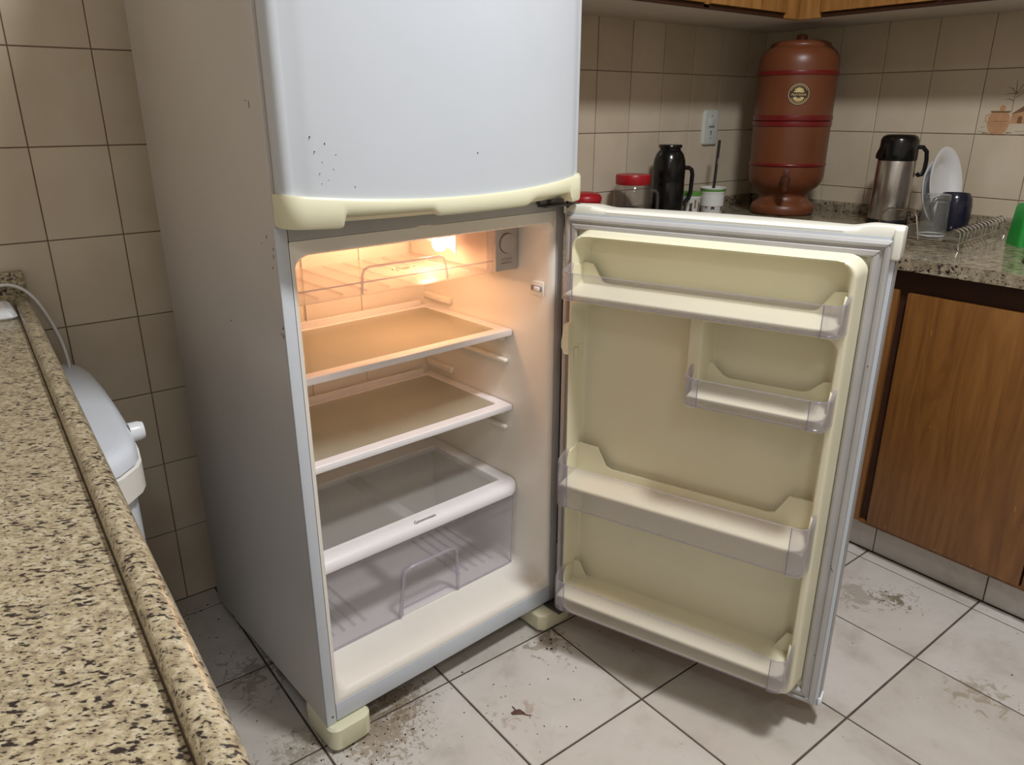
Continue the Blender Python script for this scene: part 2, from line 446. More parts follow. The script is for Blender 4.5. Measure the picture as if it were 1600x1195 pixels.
# moulded inner liner
lx0, lx1, lz0, lz1 = 0.032, 0.588, 0.122, 0.972
L = MB()
def ring(x0, x1, z0, z1, r, y, k=0.0): return [(a, y+k*smooth01((b-0.955)/0.02), b) for a, b in rr(x0, x1, z0, z1, r, 8)]
L.rings([ring(0.0205, 0.5995, 0.1035, 0.9965, 0.002, -0.0005), ring(0.024, 0.596, 0.108, 0.992, 0.012, -0.001, -0.0005),
         ring(0.029, 0.591, 0.117, 0.9765, 0.022, 0.003, -0.0075), ring(lx0, lx1, lz0, lz1, 0.026, 0.012, -0.006), ring(lx0+.001, lx1-.001, lz0+.001, lz1, 0.026, 0.05),
         ring(lx0+.004, lx1-.004, lz0+.006, lz1, 0.028, 0.425), ring(lx0+.010, lx1-.010, lz0+.014, lz1-.008, 0.028, 0.444), ring(lx0+.03, lx1-.03, lz0+.034, lz1-.03, 0.02, 0.45)], True, False, True)
liner = L.build('inner_liner', 'cabin_liner', fridge, 50)
# moulded rails on the inner side walls (right ones in view)
for sx in (0, 1):
    xw = (lx1-0.003) if sx else (lx0+0.003); xs = xw-0.013 if sx else xw+0.013
    x0, x1 = min(xw, xs), max(xw, xs)
    for z, y0, y1, hh in ((0.650, 0.130, 0.44, 0.009), (0.486, 0.130, 0.44, 0.009), (0.752, 0.335, 0.44, 0.016), (0.574, 0.335, 0.44, 0.016), (0.701, 0.14, 0.44, 0.008), (0.520, 0.14, 0.44, 0.008)):
        MB().box(x0, x1, y0, y1, z-hh/2, z+hh/2, 0.0035, 3).build('shelf_rail', 'cabin_liner', liner)
for x in (0.235, 0.255, 0.40):
    MB().box(x, x+0.002, 0.4455, 0.4515, 0.2, 0.93).build('back_rib', 'cabin_liner', liner)
# control box and dial
ctl = MB().box(0.524, 0.5855, 0.100, 0.20, 0.866, 0.968, 0.002).build('control_box', 'control_grey', fridge, label='grey thermostat box with round dial')
RX = Matrix.Rotation(PI/2, 4, 'X')
MB().lathe([(0.0, 0.0), (0.0205, 0.0), (0.0218, -0.001)], n=40).xf(Matrix.Translation((0.5545, 0.0993, 0.924)) @ RX).build('dial_groove', 'seam_dark', ctl)
MB().lathe([(0.0202, -0.002), (0.0198, 0.004), (0.0185, 0.0052), (0, 0.0052)], n=40).xf(Matrix.Translation((0.5545, 0.0993, 0.924)) @ RX).build('dial', 'control_grey', ctl)
place_mesh(text_mesh('0 1 2 3 4', 0.0075, 'mark_dark', 'scale_print'), 'scale_print', basis((1, 0, 0), (0, 0, 1), (0.5525, 0.0992, 0.8905)), ctl)
place_mesh(text_mesh('TERMOSTATO', 0.0048, 'mark_dark', 'caption_print'), 'caption_print', basis((1, 0, 0), (0, 0, 1), (0.5525, 0.0992, 0.8825)), ctl)
# lamp and its warm light
bulb = MB().lathe([(0.0, -0.022), (0.010, -0.019), (0.0155, -0.010), (0.016, 0.0), (0.013, 0.012), (0.0085, 0.022), (0.0085, 0.03)], n=20).xf(Matrix.Translation((0.447, 0.192, 0.928))).build('bulb', 'bulb_glow', fridge, label='glowing warm interior bulb')
bl = bpy.data.lights.new('interior_lamp', 'POINT'); bl.energy = 2.7; bl.color = (1.0, 0.56, 0.32); bl.shadow_soft_size = 0.022
blo = bpy.data.objects.new('interior_lamp', bl); COL.objects.link(blo); blo.parent = fridge; blo.location = (0.428, 0.205, 0.926)
MB().lathe([(0.011, 0), (0.011, 0.02)], n=16, cap1=True).xf(Matrix.Translation((0.447, 0.192, 0.957))).build('bulb_socket', 'shelf_white', fridge)
MB().rings([[(x_, y, .911), (x_, y, .9705), (x_+.0025, y, .9705), (x_+.0025, y, .911)] for x_, y in ((.436, .124), (.456, .160), (.474, .20), (.488, .25), (.498, .31))], True, True, True).build('lamp_housing', 'shelf_white', fridge)
# light switch plate on the right wall
sw = MB().box(0.583, 0.5868, 0.018, 0.060, 0.818, 0.849, 0.0015).build('light_switch', 'cabin_liner', fridge)
MB().box(0.5808, 0.584, 0.022, 0.054, 0.828, 0.839, 0.001).build('switch_slot', 'mark_faint', sw)
MB().box(0.5775, 0.582, 0.026, 0.042, 0.8295, 0.8375, 0.001).build('switch_button', 'shelf_white', sw)
# feet
def foot(x0, x1, y0, y1, zt):
    MB().rings([[(a, b, 0.006) for a, b in rr(x0+.004, x1-.004, y0+.004, y1, 0.018)], [(a, b, 0.012) for a, b in rr(x0, x1, y0, y1, 0.02)],
                [(a, b, zt-.004) for a, b in rr(x0, x1, y0, y1, 0.02)], [(a, b, zt) for a, b in rr(x0+.004, x1-.004, y0+.004, y1-.004, 0.018)]], True, True, True).build('foot', 'cream', fridge)
    MB().box(x0+.02, x1-.01, y0+.02, y1-.01, 0.0, 0.0065).build('foot_pad', 'rubber', fridge)
foot(-0.002, 0.088, -0.022, 0.10, 0.0595); foot(0.548, 0.652, -0.030, 0.09, 0.052)
foot(0.02, 0.09, D-.12, D-.02, 0.0595); foot(0.53, 0.60, D-.12, D-.02, 0.0595)
# middle hinge
hg = MB().box(0.545, 0.640, -0.028, 0.004, 1.008, 1.0125, 0.001).build('hinge', 'steel_hinge', fridge)
MB().lathe([(0.006, 0), (0.006, 0.014)], (0.615, -0.020, 1.003), 12, True, True).build('hinge_pin', 'steel_hinge', hg)
for x in (0.545, 0.575): MB().lathe([(0, .0), (0.004, .0), (.004, .003)], n=10).xf(Matrix.Translation((x, -0.002, 1.017)) @ RX).build('hinge_screw', 'steel_hinge', hg)
MB().box(0.585, 0.645, -0.05, 0.02, 0.0545, 0.0595, 0.001).build('bottom_hinge', 'steel_hinge', fridge)
# side scuffs (thin chips in the paint)
for (y, z, w, h) in ((0.010, 0.985, .0012, .004), (0.012, 0.972, .001, .006), (0.018, 0.955, .0015, .003), (0.004, 0.86, .003, .004), (0.006, 0.845, .0015, .007), (0.03, 1.0, .001, .006), (0.05, 0.99, .002, .0015), (0.012, .85, .004, .0012), (0.002, .62, .003, .004), (0.22, 0.83, .0015, .003), (0.04, 1.19, .001, .01), (0.05, 1.2, .004, .001)):
    MB().box(-0.0005, 0.0002, y, y+w, z, z+h).build('paint_chip', 'mark_dark', fridge)

# ---- freezer door (bulging front, closed)
def bulge(x, edge=0.046, mid=0.094):
    t = (x-W/2)/(W/2); return -(edge+(mid-edge)*(1-abs(t)**2.2))
def door_outline(n=40, off=0.0, r=0.016, back=-0.012):
    pts = [(0.002-off*0, back)]
    for i in range(7):
        a = i/6*PI/2; pts.append((0.002+r-r*math.cos(a), bulge(0.0)+r-r*math.sin(a)-off))
    for i in range(1, n): 
        x = 0.002+r+(W-0.004-2*r)*i/n; pts.append((x, bulge(x)+ (bulge(0.0)-bulge(0.002+r))*(1-abs((x-W/2)/(W/2-r-.002)))*0 - off))
    for i in range(7):
        a = i/6*PI/2; pts.append((W-0.002-r+r*math.sin(a), bulge(0.0)+r-r*math.cos(a)-off))
    pts.append((W-0.002, back)); return pts
fz = MB().prism(door_outline(), 1.052, H1+.004).build('freezer_door', 'fridge_white', fridge, 40)
# cream handle rail along its lower edge with two finger scoops
hm = MB(); N = 120
def h_top(x): t = (x-W/2)/(W/2); return 1.071-0.017*(1-t*t)
def h_bot(x):
    t = (x-W/2)/(W/2); base = 1.022-0.004*(1-t*t)
    b = base
    if 0.075 < x < W-0.045:
        e = min((x-0.075)/0.006, (W-0.045-x)/0.012, 1)
        b = base+smooth01(e)*0.019
        m = smooth01(min((x-0.225)/0.012, (0.46-x)/0.03, 1)) if 0.225 < x < 0.46 else 0
        b -= m*0.010
    return min(b, h_top(x)-0.012)
def hx(i): return -0.002+(W+0.004)*i/N
def hy(x):
    e = min(x+0.002, W+0.002-x); r = 0.024
    k = 0 if e >= r else (r-math.sqrt(max(0, r*r-(r-e)**2)))
    return bulge(min(max(x, 0), W))-0.008+k
rings = []
for i in range(N+1):
    x = hx(i); y = hy(x); zt, zb_ = h_top(x), h_bot(x); yb = min(-0.008, y+0.030)
    rings.append([(x, yb, zt), (x, y+.003, zt+.0004), (x, y, zt-.003), (x, y-0.0008, (zt+zb_)/2), (x, y, zb_+.003), (x, y+.003, zb_), (x, min(-0.008, y+0.016), zb_+.001), (x, yb, zb_+.006)])
hm.rings(rings, True, True, True)
handle = hm.build('handle', 'cream', fz, 45, label='yellowed cream handle rail of the freezer door')
sb = MB(); rg = []
for i in range(N+1):
    x = max(0.004, min(W-.004, hx(i))); y = min(-0.011, hy(x)+0.044)
    rg.append([(x, -0.0105, 1.052), (x, y, 1.052), (x, y, 1.030), (x, y+.008 if y+.008 < -.0105 else -.0106, 1.0235), (x, -0.0105, 1.0235)])
sb.rings(rg, True, True, True); sb.build('finger_scoop', 'cream', fz, 45)
for x, z in ((0.05, 1.10), (0.055, 1.115), (0.062, 1.09), (0.045, 1.13), (0.06, 1.14), (0.07, 1.105), (0.075, 1.125), (0.052, 1.085), (0.1, 1.078), (0.32, 1.12), (0.04, 1.15)):
    s_ = random.uniform(.0008, .0018); yy = bulge(x)
    MB().box(x, x+s_, yy-.0004 if x > .05 else yy-.002, yy+.012, z, z+s_*random.uniform(.7, 2)).build('paint_chip', 'mark_dark', fz)

# ---- fridge door, swung open; local axes: X along the door from the hinge, -Y towards the room side (inside face)
T = 0.27
HX, HY = 0.605, -0.02
DOOR_ROT = T-PI/2
def dloc(u, w): return (HX+u*math.sin(T)-w*math.cos(T), HY-u*math.cos(T)-w*math.sin(T))
# the shell (white steel, gently bulged outside) is the door object itself
def dbul(u):
    t = (u-0.303)/0.303; return 0.040+0.038*(1-abs(t)**2.2)
sh = MB(); out = [(0.0, 0.0), (0.606, 0.0)]+[(0.606-0.606*i/30, dbul(0.606-0.606*i/30) if 0 < i < 30 else 0.034) for i in range(31)]
sh.prism(out, 0.058, 0.994)
door = sh.build('fridge_door', 'fridge_white', fridge, 40, label='open refrigerator door with cream inner panel')
door.location = (HX, HY, 0); door.rotation_euler = (0, 0, DOOR_ROT)
# gasket
g = MB(); prof = [(0, 0.0), (0.0015, 0.008), (0.006, 0.011), (0.010, 0.0105), (0.0125, 0.0065), (0.015, 0.0065), (0.018, 0.0105), (0.025, 0.011), (0.0285, 0.008), (0.0295, 0.0)]
for u0, u1, z0, z1 in [(0.004, 0.600, 0.060, 0.9915)]:
    g.rings([[(a, -w, b) for a, b in ((u1-o, z1-o), (u0+o, z1-o), (u0+o, z0+o), (u1-o, z0+o))] for o, w in prof])
g.build('gasket', 'gasket', door, 20)
for (ua, za, ub, zb2) in ((0.004, .9915, .0335, .962), (0.600, .9915, .5705, .962), (0.004, .060, .0335, .0895), (0.600, .060, .5705, .0895)):
    v = Vector((ub-ua, 0, zb2-za)); p = Vector(((ua+ub)/2, -0.0108, (za+zb2)/2))
    MB().obox(p, basis(v, (0, -1, 0), (0, 0, 0)).to_3x3(), (v.length*0.9, 0.0012, 0.0007)).build('gasket_mitre', 'mark_faint', door)
# moulded liner as a relief
LU0, LU1, LZ0, LZ1 = 0.032, 0.572, 0.084, 0.970
def relief(u, z):
    d_out = -sd_rr(u, z, LU0, LU1, LZ0, LZ1, 0.035)
    h = 0.052*smooth01(d_out/0.013)
    up = -sd_rr(u, z, 0.0505, 0.5495, 0.850, 0.957, 0.026)
    h -= 0.050*smooth01((up+0.004)/0.012)
    lo = -sd_rr(u, z, 0.0505, 0.5455, 0.105, 0.826, 0.022)
    dv = 1.0
    dd = sd_rr(u, z, 0.293, 0.320, 0.655, 0.90, 0.012)
    dv = smooth01((dd+0.003)/0.013)
    # fillets where the divider meets the ledge
    h -= 0.050*min(smooth01((lo+0.004)/0.012), dv)
    rib = -sd_rr(u, z, 0.558, 0.60, 0.02, 0.44, 0.01)
    return h
lm = MB(); NU, NZ = 230, 300
lm.grid(lambda i, j: (LU0+(LU1-LU0)*i, -relief(LU0+(LU1-LU0)*i, LZ0+(LZ1-LZ0)*j)-0.0005, LZ0+(LZ1-LZ0)*j), NU, NZ)
dl = lm.build('door_liner', 'liner_cream', door, 80)
# little latch lever and bottle clip on the hinge side of the liner
MB().prism([(0.040, 0.785), (0.050, 0.785), (0.050, 0.722), (0.040, 0.722), (0.034, 0.735), (0.034, 0.748)], 0.040, 0.066, lambda a, b, h: (a, -h, b)).build('egg_tray_clip', 'liner_cream', dl)
MB().box(0.050, 0.056, -0.042, -0.030, 0.700, 0.730, 0.002).build('clip_nub', 'liner_cream', dl)
MB().box(0.050, 0.056, -0.022, -0.010, 0.705, 0.735, 0.002).build('clip_nub', 'liner_cream', dl)
MB().box(0.288, 0.294, -0.040, -0.030, 0.690, 0.712, 0.002).build('clip_nub', 'liner_cream', dl)
# cream cap along the top edge: raised tabs at both ends, thin bowed strip between, return down the free end
cp = MB(); rg = []
for i in range(101):
    u = -0.002+0.614*i/100; e = min(u+0.002, 0.612-u)
    tab = 1-smooth01((e-0.045)/0.045); zt = 1.0045+0.0075*tab*(1 if u > 0.3 else 0.75)
    wo = dbul(min(max(u, 0.0), .606))+0.010-(0.014 if e < 0.004 else 0)
    rg.append([(u, 0.004, 0.9945), (u, 0.003, 1.000), (u, 0.006, zt-.0012), (u, 0.010, zt), (u, wo-.006, zt-0.001), (u, wo, zt-.006), (u, wo, 0.970), (u, wo-.008, 0.968), (u, wo-.008, 0.9945)])
cp.rings(rg, True, True, True); cap = cp.build('top_trim', 'trim_cream', door, 50)
MB().box(0.5985, 0.6125, -0.007, 0.045, 0.960, 1.0105, 0.0035, 3).build('trim_return', 'trim_cream', cap)
MB().box(0.600, 0.612, 0.0, 0.03, 0.0555, 0.075, 0.002).build('bottom_corner', 'white_plastic', door)
MB().box(0.6065, 0.6078, 0.004, 0.036, 0.06, 0.96).build('edge_trim', 'frame_grey', door)
for u, z in ((0.59, 0.38), (0.588, 0.385), (0.592, 0.376), (0.593, 0.78), (0.586, 0.18)):
    MB().box(u, u+.0015, -0.0113, -0.0105, z, z+.0025).build('dirt_speck', 'mark_dark', door)

# ---- door bins: things hooked on the door
WDOOR = A+DOOR_ROT
def door_world(u, w, z):
    x, y = dloc(u, w); q = RF @ Vector((x, y, z)); return q
def door_bin(label, u0, u1, z0, z1, rise, hol, fl, wf=0.100, group='door bins'):
    """clear bin: bowed front, side caps, floor, cream holder. local origin at u0, w=0, z0"""
    t = thing('door_bin', label, 'door bin', tuple(door_world(u0, 0.0, z0)), WDOOR, group)
    U, Hh = u1-u0, z1-z0; wb = 0.044; th = 0.0028
    def path(off):
        p = []
        r = 0.022-off
        for i in range(9):
            a = i/8*PI/2; p.append((r+off-r*math.cos(a), wf-0.022+r*math.sin(a)+0.0))
        for i in range(9):
            a = i/8*PI/2; p.append((U-r-off+r*math.sin(a), wf-0.022+r*math.cos(a)))
        return p
    po, pi_ = path(0.0), path(th)
    po = [(0.0, wb)]+po+[(U, wb)]; pi_ = [(th, wb)]+pi_+[(U-th, wb)]
    ztop = lambda w: Hh+rise*smooth01((wf-0.012-w)/(wf-0.02-wb))
    rg = [[(a, -b, 0.0) for a, b in po], [(a, -b, ztop(b)) for a, b in po], [(a, -b, ztop(b)) for a, b in pi_], [(a, -b, 0.003) for a, b in pi_]]
    front = MB().rings(rg, closed=False).build('clear_front', 'bin_plastic', t, 40)
    poly = po
    
    # thicker lilac end caps wrapping both front corners
    for s in (0, 1):
        sel = po[:10]+[(0.029, wf)] if s == 0 else [(U-0.029, wf)]+po[-10:]
        def infl(p, k): 
            cx = 0.022 if s == 0 else U-0.022; cy = wf-0.022
            if abs(p[1]-wf) < 1e-6 and abs(p[0]-cx) > 1e-6: return (p[0], p[1]+k)
            if p[1] <= cy+1e-6: return (p[0]+(-k if s == 0 else k), p[1])
            v = Vector((p[0]-cx, p[1]-cy)); v = v*(1+k/v.length); return (cx+v.x, cy+v.y)
        o1 = [infl(p, 0.0030) for p in sel]; i1 = [infl(p, 0.0004) for p in sel]
        R = [[(a, -b, -0.002) for a, b in o1], [(a, -b, ztop(b)+0.0015) for a, b in o1], [(a, -b, ztop(b)+0.0015) for a, b in i1], [(a, -b, -0.002) for a, b in i1]]
        MB().rings(R, closed=False, loop=True).build('end_cap', 'bin_cap', t, 40)
        q = o1[-1] if s == 0 else o1[0]
        MB().tube([(q[0], -q[1], -0.001), (q[0], -q[1], Hh+0.001)], 0.0011, 6).build('cap_seam', 'bin_edge', t)
    # rolled edges along the top and bottom of the front
    MB().tube([(a, -b, ztop(b)) for a, b in po], 0.0016, 6).build('top_edge', 'bin_plastic', t)
    MB().tube([(a, -b-.0004, 0.001) for a, b in po[5:-5]], 0.0013, 6).build('bottom_edge', 'bin_edge', t)
    # cream holder: back plate with raised ends and a floor
    if hol:
        up, wid, mid = hol
        prof = [(0.006, 0.0), (U-0.006, 0.0), (U-0.006, Hh+up), (U-0.012, Hh+up+.004), (U-wid, Hh+up+.002), (U-wid-0.022, mid+.004), (U-wid-0.034, mid), (wid+0.034, mid), (wid+0.022, mid+.004), (wid, Hh+up+.002), (0.012, Hh+up+.004), (0.006, Hh+up)]
        MB().prism(prof, 0.016, 0.0205, lambda a, b, h: (a, -h, b)).build('bin_holder', 'liner_cream', t)
        for s in (0, 1):
            xx = 0.004 if s == 0 else U-0.008
            MB().prism([(0.016, 0.0), (0.060, 0.0), (0.060, Hh-.01), (0.050, Hh+rise*.6), (0.016, Hh+up)], xx, xx+0.004, lambda a, b, h: (h, -a, b)).build('holder_side', 'liner_cream', t)
    MB().prism([(0.0, fl+.012), (wf-0.006, fl), (wf-0.006, fl+.003), (0.0, fl+.016)], 0.006, U-0.006, lambda a, b, h: (h, -a, b)).build('holder_floor', 'liner_cream', t)
    return t
door_bin('long shallow clear bin at the top of the open fridge door', 0.046, 0.556, 0.845, 0.896, 0.012, (0.004, 0.030, 0.02), 0.004)
door_bin('short half-width clear bin below the top bin of the fridge door', 0.306, 0.556, 0.682, 0.733, 0.014, (0.008, 0.026, 0.036), 0.010)
door_bin('tallest full-width clear bin in the middle of the open fridge door', 0.046, 0.556, 0.397, 0.492, 0.016, (0.016, 0.056, 0.070), 0.040)
door_bin('full-width clear bin at the bottom of the open fridge door', 0.046, 0.553, 0.135, 0.205, 0.016, (0.008, 0.022, 0.034), 0.024)

# ---- shelves inside
def frame_ring(x0, x1, y0, y1, z0, z1, wl, wr, wfr, wbk, r=0.01):
    o = rr(x0, x1, y0, y1, 0.006); i = rr(x0+wl, x1-wr, y0+wfr, y1-wbk, r)
    o2 = rr(x0+.0015, x1-.0015, y0+.0015, y1-.0015, 0.005); i2 = rr(x0+wl-.001, x1-wr+.001, y0+wfr-.001, y1-wbk+.001, r)
    return [[(a, b, z0) for a, b in o], [(a, b, z1-.0015) for a, b in o], [(a, b, z1) for a, b in o2], [(a, b, z1) for a, b in i2], [(a, b, z1-.0015) for a, b in i], [(a, b, z0) for a, b in i]]
def shelf(label, z):
    t = thing('fridge_shelf', label, 'shelf', fw((0.31, 0.28, z-0.012)), A, 'glass shelves in the fridge')
    b = Vector((0.31, 0.28, z-0.012))
    MB().rings(frame_ring(0.037, 0.584, 0.118, 0.438, z-0.011, z, 0.022, 0.026, 0.026, 0.022), True, loop=True).move(-b).build('shelf_frame', 'shelf_white', t, 40)
    MB().box(0.037, 0.584, 0.1165, 0.126, z-0.0145, z-0.0005, 0.002).move(-b).build('front_edge', 'shelf_white', t)
    MB().box(0.045, 0.555, 0.428, 0.438, z-0.002, z+0.014, 0.002).move(-b).build('rear_lip', 'shelf_white', t)
    MB().box(0.055, 0.562, 0.140, 0.420, z-0.006, z-0.0012).move(-b).build('glass_pane', 'shelf_glass', t, None)
    return t
shelf('upper white-framed glass shelf inside the open fridge', 0.727)
shelf('lower white-framed glass shelf inside the open fridge', 0.547)
# crisper lid
LZ = 0.358
t = thing('vegetable_bin_cover', 'white-framed glass cover over the large clear drawer', 'drawer cover', fw((0.31, 0.26, 0.33)), A); b = Vector((0.31, 0.26, 0.33))
MB().rings(frame_ring(0.037, 0.584, 0.120, 0.438, LZ-0.014, LZ, 0.03, 0.032, 0.006, 0.05, 0.012), True, loop=True).move(-b).build('lid_frame', 'shelf_white', t, 40)
pr = [(0.128, LZ-.0004), (0.112, LZ), (0.098, LZ-0.001), (0.090, LZ-0.005), (0.0855, LZ-0.012), (0.0845, LZ-0.020), (0.086, LZ-0.026), (0.092, LZ-.0265), (0.097, LZ-.018), (0.128, LZ-0.012)]
rg = []
for i in range(41):
    x = 0.038+0.546*i/40; k = 0.018*smooth01((x-0.555)/0.029)**1.5
    rg.append([(x, y+k*(1 if y < .12 else 0), z) for y, z in pr])
MB().rings(rg, True, True, True).move(-b).build('front_lip', 'shelf_white', t, 50)
MB().box(0.06, 0.556, 0.122, 0.395, LZ-.008, LZ-.002).move(-b).build('glass_pane', 'lid_glass', t, None)
place_mesh(text_mesh('Gnomosao', 0.0125, 'mark_dark', 'lid_print'), 'lid_print', Matrix.Translation(-b) @ basis((1, 0, 0), (0, 0.98, 0.2), (0.314, 0.0965, LZ-.0004)), t)
MB().box(0.298, 0.326, 0.13, 0.43, LZ-.028, LZ-.016, 0.002).move(-b).build('centre_rib', 'drawer_back', t)
# crisper drawer
t = thing('vegetable_bin', 'large clear plastic drawer at the bottom of the fridge', 'drawer', fw((0.31, 0.25, 0.126)), A); b = Vector((0.31, 0.25, 0.126))
def pocket(x, z, x0, x1, z0, z1, r=0.012): return smooth01((-sd_rr(x, z, x0, x1, z0, z1, r)+0.004)/0.012)
X0, X1, Z0, Z1 = 0.046, 0.575, 0.128, 0.322
def dfront(i, j):
    x = X0+(X1-X0)*i; z = Z0+(Z1-Z0)*j
    sl = 0.012*(1-j)
    lip = -0.004*smooth01((z-0.283)/0.006)
    return (x, 0.102+sl*0.8+lip+0.020*pocket(x, z, 0.258, 0.400, 0.06, 0.244), z)
MB().grid(dfront, 130, 60).move(-b).build('drawer_front', 'drawer_plastic', t, 60)
arch = [(0.246, 0.111, 0.128), (0.252, 0.106, 0.18), (0.256, 0.102, 0.235), (0.262, 0.100, 0.247), (0.275, 0.099, 0.2525), (0.375, 0.099, 0.2525), (0.392, 0.100, 0.249), (0.400, 0.102, 0.238), (0.404, 0.106, 0.18), (0.408, 0.111, 0.128)]
MB().tube(arch, 0.0042, 8).move(-b).build('handle_arch', 'drawer_edge', t, 60)
MB().tube([(x, 0.1125+0.020*pocket(x, Z0+.002, 0.258, 0.400, 0.06, 0.244), Z0) for x in [X0+(X1-X0)*i/80 for i in range(81)]], 0.0022, 6).move(-b).build('bottom_edge', 'drawer_edge', t)
MB().tube([(X1, 0.1115, Z0), (X1, 0.102, Z1)], 0.002, 6).move(-b).build('corner_edge', 'drawer_edge', t)
MB().box(X0, X1+.006, 0.0965, 0.104, 0.318, 0.3255, 0.001).move(-b).build('top_edge', 'drawer_edge', t)
MB().raw([(X0, .102, Z1), (X0, .43, Z1), (X0+.02, .40, Z0), (X0, .112, Z0)], [(0, 1, 2, 3)]).move(-b).build('drawer_side', 'drawer_plastic', t, None)
MB().raw([(X1, .102, Z1), (X1, .43, Z1), (X1-.02, .40, Z0), (X1, .112, Z0)], [(0, 1, 2, 3)]).move(-b).build('drawer_side', 'drawer_plastic', t, None)
MB().raw([(X0, .43, Z1), (X1, .43, Z1), (X1-.02, .40, Z0), (X0+.02, .40, Z0)], [(0, 1, 2, 3)]).move(-b).build('drawer_back', 'drawer_back', t, None)
MB().raw([(X0, .112, Z0), (X1, .112, Z0), (X1-.02, .40, Z0), (X0+.02, .40, Z0)], [(0, 1, 2, 3)]).move(-b).build('drawer_floor', 'drawer_back', t, None)
for i in range(5):
    for s in (0, 1):
        x = (0.075+i*0.026) if s == 0 else (0.545-i*0.026)
        MB().box(x, x+.006, 0.15, 0.36, Z0+.0005, Z0+0.0045, 0.001).move(-b).build('floor_rib', 'drawer_plastic', t)
# chill tray at the top
t = thing('chill_tray', 'clear shallow tray lit by the bulb at the top of the fridge', 'drawer', fw((0.28, 0.2, 0.862)), A); b = Vector((0.28, 0.2, 0.862))
def cfront(i, j):
    x = 0.040+0.479*i; z = 0.868+0.094*j
    return (x, 0.101+0.012*pocket(x, z, 0.208, 0.390, 0.80, 0.912, 0.01)+0.003*smooth01((z-.955)/.003), z)
MB().grid(cfront, 120, 36).move(-b).build('tray_front', 'chill_plastic', t, 60)
arch = [(0.200, 0.099, 0.870), (0.203, 0.099, 0.905), (0.207, 0.0985, 0.914), (0.216, 0.098, 0.918), (0.376, 0.098, 0.918), (0.386, 0.0985, 0.914), (0.391, 0.099, 0.905), (0.396, 0.099, 0.870)]
MB().tube(arch, 0.0024, 8).move(-b).build('handle_arch', 'drawer_edge', t, 60)
MB().box(0.040, 0.519, 0.100, 0.1035, 0.889, 0.892, .001).move(-b).build('ledge_line', 'drawer_edge', t)
MB().box(0.040, 0.519, 0.098, 0.105, 0.961, 0.966, .001).move(-b).build('top_edge', 'chill_plastic', t)
MB().box(0.513, 0.521, 0.098, 0.120, 0.866, 0.966, .002).move(-b).build('end_post', 'chill_plastic', t)
MB().box(0.040, 0.519, 0.104, 0.40, 0.866, 0.869).move(-b).build('tray_floor', 'chill_plastic', t)
MB().box(0.5155, 0.5175, 0.121, 0.40, 0.870, 0.965).move(-b).build('tray_side', 'chill_side', t)
for i in range(9): MB().box(0.07+i*.05, 0.073+i*.05, 0.12, 0.38, 0.869, 0.8725).move(-b).build('floor_rib', 'chill_plastic', t)
place_mesh(text_mesh('•  Drawer.  •', 0.010, 'mark_dark', 'tray_print'), 'tray_print', Matrix.Translation(-b) @ basis((1, 0, 0), (0, 0, 1), (0.30, 0.1105, 0.903)), t)

# ================================================================== RIGHT SIDE: COUNTERS AND CABINETS
CZ = 0.85
# --- base cabinets along the right wall
def cab_door(parent, axis, a0, a1, z0, z1, front, mat, th=0.018, handle=False):
    if axis == 'y': m = MB().box(front, front+th, min(a0, a1), max(a0, a1), z0, z1, 0.0015)
    else: m = MB().box(min(a0, a1), max(a0, a1), front, front+th, z0, z1, 0.0015)
    return m.build('cabinet_door', mat, parent)
bc = thing('base_cabinet', 'brown wooden base cabinet under the granite sink counter', 'cabinet', (1.80, -0.9, 0.0))
def rel(mb, o): return mb.move(-Vector(o.location))
cb_ = MB().box(1.490, XR-.004, -2.4, 0.08, 0.105, 0.125).box(XR-.02, XR-.004, -2.4, 0.08, 0.126, 0.819)
for y_ in (-2.4, -1.445, -0.2, 0.062): cb_.box(1.490, XR-.021, y_, y_+.018, 0.126, 0.819)
cb_.box(1.490, 1.508, -2.38, 0.06, 0.755, 0.819).box(1.490, 1.508, -2.38, 0.06, 0.126, 0.14).box(1.490, 1.508, -0.30, 0.06, 0.14, 0.755).box(1.4905, 1.496, -1.44, -0.30, 0.14, 0.755)
rel(cb_, bc).build('body', 'wood_dark', bc)
for y0, y1 in ((-0.287, -0.664), (-0.669, -1.05), (-1.055, -1.43)):
    o = rel(MB().box(1.470, 1.489, y1, y0, 0.115, 0.762, 0.0015), bc).build('cabinet_door', 'wood_base', bc)
rel(MB().box(1.474, 1.489, -0.262, -0.10, 0.110, 0.765, 0.001), bc).build('filler_panel', 'wood_base', bc)
rel(MB().box(1.480, 1.4895, -2.3, -0.262, 0.104, 0.1135, 0.001), bc).build('bottom_trim', 'wood_base', bc)
for y, z, ln in ((-0.36, 0.67, 0.012), (-0.40, .44, .004), (-.34, .12, .01), (-0.47, .117, .006), (-0.56, .116, .008), (-0.62, .30, .012), (-.64, .27, .005)):
    rel(MB().box(1.4694, 1.4702, y, y+.0018, z, z+ln), bc).build('scratch', 'wood_upper', bc)
# tiled toe kick
tk = struct('baseboard_right', MB().box(1.537, 1.60, -2.4, 0.1, -0.002, 0.104), 'floor_grout')
for cy, w in spans([-2.4+0.0*1]+[-0.292-0.2915*i for i in range(6, -1, -1)]+[0.0, 0.1], 0.003):
    tile(tile_mesh(w, 0.0995, 0.006, 'floor_tile'), tk, (1.5372, cy, 0.0515), (PI/2, 0, -PI/2))
